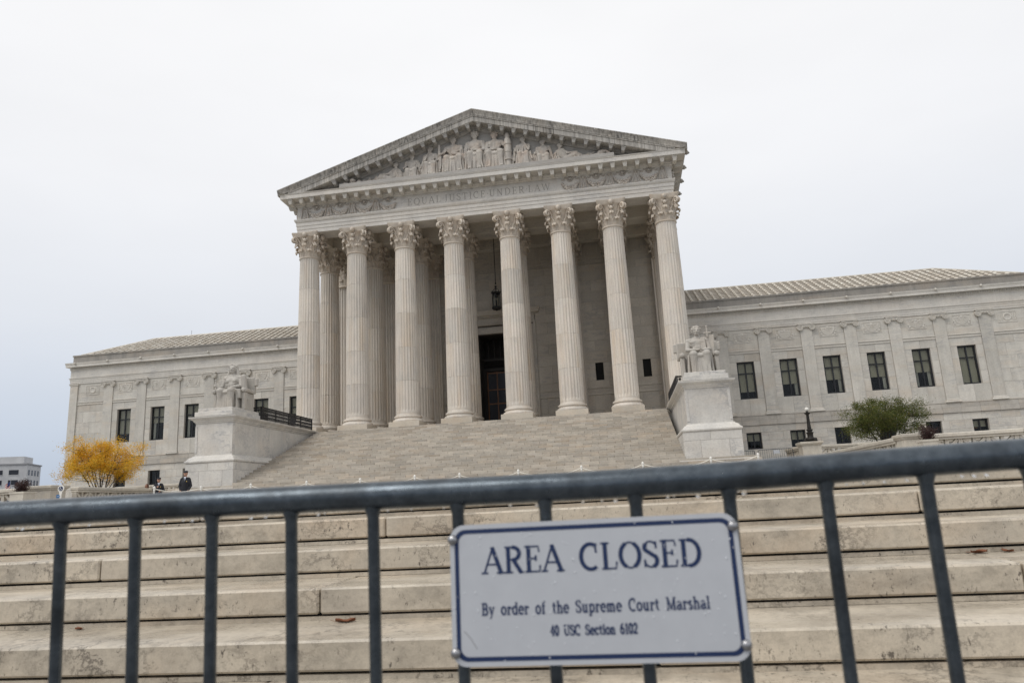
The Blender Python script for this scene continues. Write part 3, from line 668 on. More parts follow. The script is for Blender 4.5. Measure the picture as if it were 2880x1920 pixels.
# ---- stroke lettering
def arc(cx, cz, rx, rz, a0, a1, n=10): return [(cx+rx*math.cos(R(a0+(a1-a0)*i/n)), cz+rz*math.sin(R(a0+(a1-a0)*i/n))) for i in range(n+1)]
def ser(x, z, h=.13): return ('n', [(x-h, z), (x+h, z)])
K = 'k'; Nn = 'n'
G = {
 'A': (.72, [(Nn,[(.05,0),(.36,1)]),(K,[(.36,1),(.66,0)]),(Nn,[(.16,.34),(.55,.34)]),ser(.06,0,.1),ser(.64,0,.12)]),
 'R': (.68, [(K,[(.16,0),(.16,1)]),(Nn,[(.04,1),(.34,1)]),(K,arc(.34,.75,.22,.25,90,-90)),(Nn,[(.16,.5),(.36,.5)]),(K,[(.34,.5),(.60,0)]),ser(.16,0),ser(.62,0,.07)]),
 'E': (.60, [(K,[(.16,0),(.16,1)]),(Nn,[(.04,1),(.52,1),(.54,.8)]),(Nn,[(.16,.52),(.42,.52),(.42,.42),(.42,.62)]),(Nn,[(.04,0),(.54,0),(.57,.22)])]),
 'C': (.70, [(K,arc(.40,.5,.34,.5,60,300,16)),(Nn,[(.57,.93),(.60,.66)]),(Nn,[(.60,.90),(.60,1.0)])]),
 'L': (.58, [(K,[(.16,0),(.16,1)]),ser(.16,1),(Nn,[(.04,0),(.52,0),(.55,.24)])]),
 'O': (.78, [(K,arc(.39,.5,.33,.5,120,240,8)),(Nn,arc(.39,.5,.33,.5,240,300,6)),(K,arc(.39,.5,.33,.5,300,420,8)),(Nn,arc(.39,.5,.33,.5,60,120,6))]),
 'S': (.54, [(Nn,[(.46,.98),(.47,.74)]),(Nn,arc(.27,.76,.20,.24,40,150,6)),(K,arc(.27,.76,.20,.24,150,200,4)+[(.40,.42)]),(K,arc(.27,.25,.21,.25,40,-60,6)),(Nn,arc(.27,.25,.21,.25,-60,-160,5)),(Nn,[(.06,.02),(.06,.28)])]),
 'D': (.76, [(K,[(.16,0),(.16,1)]),(Nn,[(.04,1),(.34,1)]),(Nn,[(.04,0),(.34,0)]),(K,arc(.34,.5,.34,.5,90,-90,14))]),
 'B': (.66, [(K,[(.16,0),(.16,1)]),(Nn,[(.04,1),(.34,1)]),(K,arc(.34,.76,.18,.24,90,-90)),(Nn,[(.16,.52),(.36,.52)]),(K,arc(.34,.26,.24,.26,90,-90)),(Nn,[(.04,0),(.34,0)])]),
 'U': (.74, [(K,[(.16,1),(.16,.32)]),(K,arc(.38,.32,.22,.32,180,270,6)),(Nn,arc(.38,.32,.22,.32,270,360,6)+[(.60,1)]),ser(.16,1),ser(.60,1,.1)]),
 'M': (.90, [(Nn,[(.14,0),(.14,1)]),(K,[(.14,1),(.45,.05)]),(Nn,[(.45,.05),(.76,1)]),(K,[(.76,1),(.76,0)]),ser(.14,0,.1),ser(.76,0,.12),(Nn,[(.02,1),(.16,1)]),(Nn,[(.74,1),(.88,1)])]),
 'Q': (.80, [(K,arc(.39,.5,.34,.5,0,360,24)),(K,[(.40,.04),(.74,-.20)])]),
 'J': (.40, [(K,[(.24,1),(.24,.12)]),(Nn,arc(.08,.12,.16,.24,0,-80,5)),ser(.24,1)]),
 'T': (.66, [(K,[(.33,0),(.33,1)]),(Nn,[(.03,.8),(.05,1),(.61,1),(.63,.8)]),ser(.33,0)]),
 'I': (.32, [(K,[(.16,0),(.16,1)]),ser(.16,0),ser(.16,1)]),
 'N': (.78, [(Nn,[(.15,0),(.15,1)]),(K,[(.15,1),(.63,0)]),(Nn,[(.63,0),(.63,1)]),ser(.15,0,.1),ser(.63,1,.1)]),
 'W': (1.0, [(K,[(.06,1),(.28,0)]),(Nn,[(.28,0),(.50,1)]),(K,[(.50,1),(.72,0)]),(Nn,[(.72,0),(.94,1)]),ser(.06,1,.08),ser(.94,1,.08)]),
 'a': (.52, [(Nn,arc(.24,.46,.17,.2,150,0,6)+[(.41,.1)]),(K,[(.41,.46),(.41,.06)]),(K,arc(.24,.17,.17,.17,60,320,10)),(Nn,[(.41,.03),(.52,.03)])]),
 'd': (.58, [(K,arc(.26,.33,.20,.33,40,320,12)),(K,[(.45,1.0),(.45,0)]),(Nn,[(.36,1),(.45,1)]),(Nn,[(.45,0),(.56,0)])]),
 'e': (.52, [(K,arc(.27,.33,.21,.33,0,310,14)),(Nn,[(.08,.36),(.48,.36)])]),
 'f': (.38, [(K,[(.17,0),(.17,.8)]),(Nn,arc(.30,.80,.13,.2,180,60,6)),(Nn,[(.03,.64),(.33,.64)]),ser(.17,0)]),
 'h': (.60, [(K,[(.14,0),(.14,1)]),(Nn,[(.04,1),(.14,1)]),(K,arc(.30,.42,.16,.22,180,0,8)+[(.46,0)]),ser(.14,0,.11),ser(.46,0,.11)]),
 'i': (.30, [(K,[(.15,0),(.15,.64)]),(Nn,[(.04,.64),(.15,.64)]),ser(.15,0,.11),(K,[(.15,.84),(.15,.96)])]),
 'l': (.30, [(K,[(.15,0),(.15,1)]),(Nn,[(.04,1),(.15,1)]),ser(.15,0,.12)]),
 'm': (.88, [(K,[(.14,0),(.14,.64)]),(Nn,[(.04,.64),(.14,.64)]),(K,arc(.28,.44,.14,.2,180,0,8)+[(.42,0)]),(K,arc(.57,.44,.15,.2,180,0,8)+[(.72,0)]),ser(.14,0,.1),ser(.42,0,.1),ser(.72,0,.1)]),
 'n': (.60, [(K,[(.14,0),(.14,.64)]),(Nn,[(.04,.64),(.14,.64)]),(K,arc(.30,.42,.16,.22,180,0,8)+[(.46,0)]),ser(.14,0,.11),ser(.46,0,.11)]),
 'o': (.54, [(K,arc(.27,.33,.21,.33,0,360,18))]),
 'c': (.50, [(K,arc(.27,.33,.21,.33,50,310,14)),(K,[(.40,.5),(.41,.6)])]),
 'p': (.58, [(K,[(.15,-.3),(.15,.64)]),(Nn,[(.04,.64),(.15,.64)]),(K,arc(.32,.33,.20,.33,150,-150,12)),ser(.15,-.3,.11)]),
 'r': (.44, [(K,[(.15,0),(.15,.64)]),(Nn,[(.04,.64),(.15,.64)]),(Nn,arc(.32,.40,.17,.24,180,70,6)),(K,[(.36,.6),(.39,.52)]),ser(.15,0,.12)]),
 's': (.44, [(K,arc(.22,.49,.14,.15,50,200,8)+arc(.22,.16,.15,.16,60,-140,8))]),
 't': (.38, [(K,[(.17,.85),(.17,.14)]),(Nn,arc(.28,.14,.11,.14,180,300,5)),(Nn,[(.03,.64),(.34,.64)])]),
 'u': (.60, [(K,[(.14,.64),(.14,.22)]),(K,arc(.29,.22,.15,.22,180,360,8)),(K,[(.44,.64),(.44,0)]),(Nn,[(.04,.64),(.14,.64)]),(Nn,[(.34,.64),(.44,.64)]),(Nn,[(.44,0),(.55,0)])]),
 'y': (.56, [(K,[(.10,.64),(.29,.05)]),(Nn,[(.48,.64),(.22,-.26),(.10,-.28)]),ser(.10,.64,.09),ser(.48,.64,.08)]),
 '0': (.52, [(K,arc(.26,.5,.19,.5,0,360,20))]), '1': (.40, [(K,[(.22,0),(.22,1)]),(Nn,[(.10,.82),(.22,1)]),ser(.22,0,.13)]),
 '2': (.52, [(K,arc(.26,.72,.19,.28,170,-30,10)+[(.08,.05)]),(K,[(.06,.04),(.46,.04)])]),
 '4': (.54, [(Nn,[(.36,1),(.05,.3),(.50,.3)]),(K,[(.37,1),(.37,0)]),ser(.37,0,.1)]),
 '6': (.52, [(K,arc(.26,.30,.19,.30,0,360,18)),(K,arc(.40,.35,.33,.64,100,180,8))]),
}
def glyph(ch, tk, tn):
    mb = MB()
    if ch == '\u00b7':
        mb.prism([(.12+.06*math.cos(a), .5+.06*math.sin(a)) for a in [i*math.pi/4 for i in range(8)]], 0, 1); return mb
    for q, (kind, pts) in enumerate(G[ch][1]):
        t = (tk if kind == 'k' else tn)/2; P = [Vector(p) for p in pts]; L = []; Rr = []; n = len(P)
        for i, p in enumerate(P):
            d = (P[min(i+1,n-1)]-P[max(i-1,0)]).normalized(); nn = Vector((-d.y, d.x))*t
            e_ = d*t*.6 if i == n-1 else (-d*t*.6 if i == 0 else Vector((0,0))); L.append(p+nn+e_); Rr.append(p-nn+e_)
        vs = [(a.x,-.06*q,a.y) for a in L]+[(a.x,-.06*q,a.y) for a in Rr]; vs += [(a[0],1,a[2]) for a in vs]; fs = []
        for i in range(n-1): fs += [(i, i+1, n+i+1, n+i), (2*n+i, 3*n+i, 3*n+i+1, 2*n+i+1), (i, 2*n+i, 2*n+i+1, i+1), (n+i, n+i+1, 3*n+i+1, 3*n+i)]
        mb.add(vs, fs + [(0, n, 3*n, 2*n), (n-1, 3*n-1, 4*n-1, 2*n-1)])
    return mb
def place_text(name, txt, cx, z, y, h, depth, tk, tn, width, mat, parent, track=.06, space=.35):
    adv = [space if c == ' ' else (.30 if c == '\u00b7' else G[c][0]+track) for c in txt]; W = sum(adv)-track; sx = width/W; x = 0; lib = {}
    for c, a in zip(txt, adv):
        if c != ' ':
            if c not in lib:
                mb = glyph(c, tk, tn); mb.v = [(p[0]*sx, -depth*(1-p[1]), p[2]*h) for p in mb.v]; lib[c] = mb.mesh('letter'); fixn(lib[c])
            mk(name, lib[c], mat, parent, ((x-W/2)*sx+cx, y, z))
        x += a
place_text('inscription_letter', 'EQUAL\u00b7JUSTICE\u00b7UNDER\u00b7LAW', 0, 16.30, YF-.021, .50, .004, .085, .05, 10.55, m_letter_shade, EN, track=.22)
# ---- pediment
PD = empty('pediment', (0,0,0), CH)
SL = (22.85-18.18)/15.0
# tympanum
MB().add([(-13.6,-.60,17.9),(13.6,-.60,17.9),(0,-.60,22.2)], [(0,1,2)]).build('tympanum_core', m_dark, PD)
for r in range(5):
    z0 = 17.95+r*.85; z1 = z0+.842
    for x0 in np.arange(-13.5 + (r % 2)*.9, 13.5, 1.8):
        x1 = min(x0+1.79, 13.5); zt = lambda x: 22.0 - SL*abs(x)
        xa, xb = x0, x1
        lo = max(zt(xa), zt(xb)) if xa*xb > 0 else 22
        if lo < z0+.05: continue
        pts = [(xa, z0), (xb, z0)]
        zb_, za_ = min(z1, zt(xb)), min(z1, zt(xa))
        if zb_ <= z0:
            xb = (22-z0)/SL; pts = [(xa, z0), (xb, z0)]; zb_ = None
        if za_ <= z0:
            xa = -(22-z0)/SL; pts = [(xa, z0), pts[1]]; za_ = None
        if zb_ is not None: pts.append((xb, zb_))
        for xc in ((22-z1)/SL, -(22-z1)/SL):
            if xa < xc < xb and z1 < 22: pts.append((xc, z1))
        if xa < 0 < xb and z1 > 22: pts.append((0, 22))
        if za_ is not None: pts.append((xa, za_))
        MB().prism(pts, -.66, -.59).build('tympanum_slab', m_tymp, PD)
MB().cbox(-10.3,10.0,-1.42,-.6,18.0,18.30,.02).build('figure_ledge', m_tymp, PD)
# raking cornice: stones along each slope
def rake_piece(sg, xa, xb, prof, name, mat):
    def P(x, p, dz): return (sg*x, YF-p, 22.85 - SL*x + dz)
    mb = MB(); mb.loft([[P(xa, p, d) for p, d in prof], [P(xb, p, d) for p, d in prof]], True, True, True)
    return mb.build(name, mat, PD)
sima = [(1.13,0),(1.13,-.06),(1.08,-.13),(1.0,-.30),(.97,-.42),(.2,-.42),(.2,0)]
coro = [(.95,-.425),(.95,-.50),(.90,-.52),(.90,-.88),(.86,-.91),(.2,-.91),(.2,-.425)]
bedm = [(.22,-.91),(.22,-1.10),(.12,-1.13),(.06,-1.22),(-.04,-1.25),(-.3,-1.25),(-.3,-.91)]
for sg in (-1, 1):
    cutx = [0] + [1.45*i + .1 for i in range(1, 10)] + [15.0]
    for i, (a, b) in enumerate(zip(cutx[:-1], cutx[1:])):
        rake_piece(sg, a+.0, b-.010 if i < len(cutx)-2 else b, sima, 'sima_stone', m_rake)
        b2 = min(b, 14.2)
        if b2 > a: rake_piece(sg, a, b2-.012, coro, 'corona_stone', m_rake)
    rake_piece(sg, 0, 14.6, [(.9,-.03),(.9,-.40),(.3,-.40),(.3,-.03)], 'rake_core', m_dark)
    rake_piece(sg, 0, 12.4, bedm, 'bed_moulding', m_tymp)
    ang = sg*math.atan(SL)
    for i in range(15):
        x = .43 + .855*i; z = 22.85 - SL*x - .985
        if z < 18.3: break
        mk('modillion', ME_mod2, None, PD, (sg*x, YF-.22, z), (0, ang, 0))
# gable roof behind
MB().add([(-15,-.8,18.1),(0,-.8,22.78),(15,-.8,18.1),(-15,30,18.1),(0,30,22.78),(15,30,18.1)], [(0,1,4,3),(1,2,5,4),(3,4,5)]).build('gable_roof', m_pan, PD)
MB().box(-13.85,13.85,10.4,40,-5.2,17.4).box(-13.85,-2.1,8.13,10.4,-5.2,17.4).box(2.1,13.85,8.13,10.4,-5.2,17.4).box(-2.1,2.1,8.13,10.4,8.06,17.4).build('central_block', m_wall, CH)
# ---- wings
BX = lambda mb, sg, x0, x1, y0, y1, z0, z1, c=0: (mb.cbox(min(sg*x0,sg*x1), max(sg*x0,sg*x1), y0, y1, z0, z1, c) if c else mb.box(min(sg*x0,sg*x1), max(sg*x0,sg*x1), y0, y1, z0, z1))
WY = 11.30
def window(parent, x, z0, z1, w, transom, blind, curtain, lamp=False):
    o = empty('window', (x, 11.53, z0), parent); h = z1-z0
    mb = MB(); t = .12
    mb.box(-w/2,-w/2+t,0,.1,0,h).box(w/2-t,w/2,0,.1,0,h).box(-w/2+t,w/2-t,0,.1,0,t).box(-w/2+t,w/2-t,0,.1,h-t,h)
    mb.box(-.05,.05,.01,.09,t,h-t)
    if transom: mb.box(-w/2+t,-.051,.015,.09,h*transom-.05,h*transom+.05).box(.051,w/2-t,.015,.09,h*transom-.04,h*transom+.04)
    mb.build('frame', m_frame, o)
    MB().box(-w/2+.05,w/2-.05,.05,.056,.05,h-.05).build('pane', m_glass, o)
    if blind > 0: MB().box(-w/2+.1,w/2-.1,.16,.17,h*(1-blind),h-.06).build('blind', m_blind, o)
    if curtain:
        mb = MB()
        for s in curtain:
            pts = []
            xa = -w/2+.1 if s < 0 else w/2-.34
            for i in range(13): pts.append((xa+.24*i/12, .22+.025*math.sin(i*2.1)))
            mb.loft([[(a, b, z) for a, b in pts] for z in (.05, h*.8)], False)
        mb.build('curtain', m_curt, o)
    if lamp: MB().lathe([(.05,.62),(.20,.62),(.16,.72),(.08,.78),(.02,.78)], 14, (-.18,.5,0)).build('table_lamp_shade', m_lampshade, o, 40)
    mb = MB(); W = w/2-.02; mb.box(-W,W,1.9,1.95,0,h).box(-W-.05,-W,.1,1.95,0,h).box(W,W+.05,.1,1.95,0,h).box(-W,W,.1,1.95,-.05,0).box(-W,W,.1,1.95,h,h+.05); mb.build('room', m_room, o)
    return o
ME_vol = None
def ionic():
    mb = MB()
    for sg in (-1, 1):
        Mx = Matrix.Translation((sg*.47,-.10,-.02)) @ Matrix.Rotation(math.pi/2,4,'X')
        mb.lathe([(.02,.10),(.05,.10),(.06,.06),(.10,.055),(.12,.09),(.15,.09),(.165,.06),(.19,.06),(.21,.10),(.235,.10),(.24,.05),(.24,-.15)], 22, M=Mx, cap=True)
    mb.cbox(-.66,.66,-.20,.05,.22,.30,.015).box(-.47,.47,-.15,.05,.10,.215).box(-.47,.47,-.11,.05,-.06,.098)
    for i in range(5): mb.ball((-.22+.11*i,-.13,.02), (.05,.06,.08), 8, 5)
    return mb.mesh('ionic_capital', 40)
ME_ion = ionic(); fixn(ME_ion); ME_ion.materials.append(m_trim)
def panel(fan=True):
    mb = MB(); w, h = .70, .45
    for a in ((-w,w,h-.06,h),(-w,w,-h,-h+.05),(-w,-w+.05,-h+.05,h-.06),(w-.05,w,-h+.05,h-.06)): mb.box(a[0],a[1],-.045,.02,a[2],a[3])
    if fan:
        pts = [(.52*math.cos(a), .34+.72*math.sin(a)*.98) for a in [math.pi+math.pi*i/16 for i in range(17)]]
        mb.prism(pts, -.04, .02)
        for i in range(1, 16, 1):
            a = math.pi+math.pi*i/16; mb.tube([(.1*math.cos(a),-.045,.34+.12*math.sin(a)),(.46*math.cos(a),-.05,.34+.62*math.sin(a))], .022, 5)
        mb.ball((0,-.05,.27), (.12,.05,.10), 10, 6)
        for s in (-1,1): mb.ball((s*.25,-.05,.24), (.08,.04,.06), 8, 5).ball((s*.52,-.03,-.26), (.09,.03,.08), 8, 5).ball((s*.60,-.03,-.05), (.05,.03,.09), 8, 5)
    else:
        mb.lathe([(.0,0),(.30,0),(.30,.06),(.24,.08),(.22,.05),(0,.07)], 20, M=Matrix.Translation((0,.01,0)) @ Matrix.Rotation(math.pi/2,4,'X'))
        for s in (-1,1):
            for q in (.40,.54): mb.box(s*q-.03,s*q+.03,-.04,.02,-.3,.3)
    mb.v = [(p[0], p[1]*.6, p[2]) for p in mb.v]; return mb.mesh('relief_panel', 50)
ME_pan, ME_pan2 = panel(), panel(False)
for me in (ME_pan, ME_pan2): fixn(me); me.materials.append(m_trim)
def blobs(r):
    mb = MB(); mb.ball((0,0,0), (r,r*.8,r*1.1), 10, 7).ball((0,-r*.7,-r*.25), (r*.5,r*.5,r*.5), 8, 5); return mb.mesh('lion_head', 60)
ME_lion = blobs(.10); ME_lion.materials.append(m_trim)
tile = MB(); rings = []
for y, r, lift in ((0,.125,.03),(.62,.10,0)):
    rings.append([(r*math.cos(math.pi*i/8), y, r*math.sin(math.pi*i/8)*1.05+lift) for i in range(9)])
tile.loft(rings, False); tile.add([rings[0][i] for i in range(9)], [tuple(range(9))]); ME_tile = tile.mesh('cover_tile', 50); fixn(ME_tile); ME_tile.materials.append(m_tile)
UP = [(.80,()), (.66,(1,)), (.63,(1,)), (.64,(1,)), (.60,(-1,1)), (.98,())]
UPL = [(.5,()), (.45,()), (.6,(1,)), (.36,(-1,)), (.48,(-1,)), (.74,())]
for sg in (-1, 1):
    wx = [19.3376+3.3636*k for k in range(6)]; px = [17.656+3.3636*k for k in range(7)]
    core = MB(); zb = -5.2
    BX(core, sg, 14.3, 41.7, 11.55+.14, 45, 7.0, 10.2)   # upper mass
    # backing wall, pierced by windows: built as strips
    xs = [14.3]
    for x in wx: xs += [x-.69, x+.69]
    xs.append(41.72)
    for a, b in zip(xs[::2], xs[1::2]): BX(core, sg, a, b, WY+.1, WY+.42, zb, 7.6)
    for x in wx:
        BX(core, sg, x-.69, x+.69, WY+.1, WY+.42, 4.81, 7.6); BX(core, sg, x-.69, x+.69, WY+.1, WY+.42, -.95, 1.74); BX(core, sg, x-.69, x+.69, WY+.1, WY+.42, zb, -2.28)
        BX(core, sg, x-.69, x-.58, WY+.1, WY+.42, -2.28, -.95); BX(core, sg, x+.58, x+.69, WY+.1, WY+.42, -2.28, -.95)
    BX(core, sg, 41.4, 41.72, WY+.42, 45, zb, 7.6)
    WL = core.build('wing_wall', m_wall, CH)
    hl = [(sg*x-.685, sg*x+.685, 1.75, 4.80) for x in wx] + [(sg*x-.575, sg*x+.575, -2.27, -.96) for x in wx]
    a, b = sorted((sg*14.4, sg*41.78))
    for p0, p1 in zip([14.4]+[p+.47 for p in px], [p-.47 for p in px]+[41.0]):
        qa, qb = sorted((sg*p0, sg*p1))
        ashlar(WL, m_wall, qa, qb, [.42, 1.75, 2.77, 3.79, 4.80, 5.46], WY, .12, 1.25, hl, .002)
        ashlar(WL, m_wall, qa, qb, [5.74, 6.6, 7.5], WY, .12, 2.6, (), .002)
        mb = MB(); mb.cbox(qa, qb, WY-.05, WY+.1, 5.46, 5.56, .015).box(qa, qb, WY-.01, WY+.1, 5.56, 5.66).cbox(qa, qb, WY-.07, WY+.1, 5.66, 5.74, .015); mb.build('string_course', m_trim, WL)
    ashlar(WL, m_wall, a, b, [-5.0, -4.3, -3.6, -2.93, -2.27, -1.62, -.96, -.41], WY-.04, .16, 1.35, hl, .002)
    ashlar(WL, m_belt, a, b, [-.40, 0.0], WY-.14, .26, 1.4); ashlar(WL, m_belt, a, b, [0.0, .33], WY-.10, .22, 1.4)
    MB().cbox(a, b, WY-.12, WY+.1, .335, .415, .02).build('belt_cap', m_belt, WL)
    for k, x in enumerate(wx):
        bl, cu = (UP if sg > 0 else UPL)[k]
        window(CH, sg*x, 1.75, 4.80, 1.37, .69, bl, cu)
        window(CH, sg*x, -2.27, -.96, 1.15, 0, (.5,.55,.0,.2,.0,.45)[k] if sg > 0 else 0, (), lamp=(sg > 0 and k == 5))
        mk('relief_panel', ME_pan, None, WL, (sg*x, WY, 6.82))
    mk('relief_panel', ME_pan2, None, WL, (sg*39.5, WY, 6.82))
    for x in px:
        p = empty('pilaster', (sg*x, WY, 0), CH)
        MB().cbox(-.46,.46,-.07,.1,.66,7.28,.012).build('pilaster_shaft', m_wall, p)
        MB().rect_loft([(.12,.42),(.12,.50),(.10,.53),(.03,.56),(.06,.60),(.05,.64),(0,.67)], -.46,.46,-.10,.1).build('pilaster_base', m_trim, p)
        mk('ionic_capital', ME_ion, None, p, (0,-.02,7.25))
    p = empty('corner_pier', (sg*41.4, WY, 0), CH)
    MB().cbox(-.39,.39,-.10,.3,.42,7.3,.012).build('pier_shaft', m_wall, p); MB().rect_loft([(0,7.3),(.05,7.34),(.05,7.42),(.1,7.5)], -.39,.39,-.10,.3).build('pier_cap', m_trim, p)
    x0, x1 = sorted((sg*14.2, sg*41.8))
    prof = [(.02,7.48),(.06,7.48),(.06,7.64),(.085,7.65),(.085,7.82),(.11,7.83),(.11,7.94),(.16,8.0),(.17,8.05),(.07,8.06),(.07,8.76),(.11,8.79),(.13,8.84),(.13,9.02),(.18,9.05),(.40,9.06),(.40,9.28),(.43,9.31),(.45,9.42),(.46,9.46),(.1,9.52),(.02,9.53)]
    MB().rect_loft(prof, x0, x1, WY, 45).build('wing_cornice', m_ent, CH)
    PP = MB().rect_loft([(-.02,9.53),(-.02,10.10),(.04,10.12),(.04,10.25),(-.3,10.26)], x0, x1, WY, 45).build('parapet', m_par, CH)
    mb = MB(); n = int(27.5/.125)
    for i in range(n): x = 14.25+i*.125; BX(mb, sg, x, x+.07, WY-.21, WY-.12, 8.87, 9.02)
    stuff(mb.build('dentil_row', m_trim, CH))
    for x in px + [41.2]: mk('lion_head', ME_lion, None, CH, (sg*x, WY-.50, 9.38))
    # hipped tile roof
    ey, ez, ry, rz = 11.75, 10.22, 16.2, 12.46; ex = 41.35; slp = (rz-ez)/(ry-ey)
    mb = MB(); nC = 8; L = (ry-ey)/nC
    mb.add([(sg*14.2,ey,ez-.03),(sg*ex,ey,ez-.03),(sg*(ex-(ry-ey)),ry,rz-.03),(sg*14.2,ry,rz-.03),(sg*ex,2*ry-ey,ez-.03),(sg*14.2,2*ry-ey,ez-.03)], [(0,1,2,3),(3,2,4,5),(1,4,2)])
    for j in range(nC):
        ya = ey+j*L; za = ez+slp*j*L
        x_hi = ex-(j)*L-.02
        mb.add([(sg*14.2,ya,za+.05),(sg*x_hi,ya,za+.05),(sg*(x_hi-L),ya+L*1.1,za+slp*L*1.1),(sg*14.2,ya+L*1.1,za+slp*L*1.1),(sg*14.2,ya,za-.02),(sg*x_hi,ya,za-.02)], [(0,1,2,3),(4,5,1,0)])
    RF = mb.build('roof', m_pan, CH)
    tilt = math.atan(slp); more = MB(); cnt = 0
    for i in range(43):
        x = 14.5+.635*i
        for j in range(nC):
            if x > ex - (j+.6)*L: continue
            loc = (sg*x, ey+j*L-.02, ez+slp*j*L+.03)
            if cnt < 298 and (sg > 0 or x > 15.5): mk('cover_tile', ME_tile, None, RF, loc, (tilt,0,0)); cnt += 1
            else: more.add(tile.v, tile.f, Matrix.Translation(loc) @ Matrix.Rotation(tilt,4,'X'))
    if more.v: stuff(more.build('cover_tile_rows', m_tile, RF))
    # hip and ridge caps
    mb = MB(); mb.tube([(sg*14.2,ry,rz+.05),(sg*(ex-(ry-ey)),ry,rz+.05),(sg*ex,ey,ez+.08)], .12, 8); mb.build('ridge_cap', m_tile, RF)
MB().tube([(-32.95,16.3,12.4),(-32.95,16.3,13.1)], .02, 6).build('lightning_rod', m_grey, CH)
# ---- hanging lantern in the portico
LN = tag(empty('hanging_lantern', (0,5.4,9.35)), 'black iron lantern hanging on a long rod before the dark doorway', 'lantern')
MB().tube([(0,0,2.2),(0,0,6.6)], .03, 6).ball((0,0,2.25), .07).ball((0,0,2.0), .10).ball((0,0,1.83), .08).build('rod', m_iron, LN)
mb = MB().lathe([(.05,1.52),(.36,1.52),(.38,1.46),(.34,1.40),(.30,1.38),(.05,1.38)], 20).lathe([(.03,.08),(.30,.12),(.37,.22),(.37,.30),(.32,.34),(.05,.34)], 20).ball((0,0,.05), .06)
for i in range(8):
    a = i*math.pi/4; c, s = math.cos(a), math.sin(a)
    mb.tube([(.31*c,.31*s,.3),(.31*c,.31*s,1.42)], .022, 5); mb.ball((.37*c,.37*s,1.55), .05, 6, 5)
    if i % 2 == 0: mb.tube([(.28*c,.28*s,1.5),(.22*c,.22*s,1.72),(.05*c,.05*s,1.85)], .02, 5)
mb.build('cage', m_iron, LN, 40)
MB().lathe([(.28,.34),(.28,1.38)], 20, cap=False).build('glass_cylinder', m_glass, LN, 40)
mb = MB().lathe([(.02,1.38),(.13,1.36),(.13,1.1),(.02,1.06)], 12).lathe([(.02,.34),(.13,.36),(.05,.5),(.03,.9),(.02,.9)], 12); mb.build('lamp_fitting', m_iron, LN, 40)

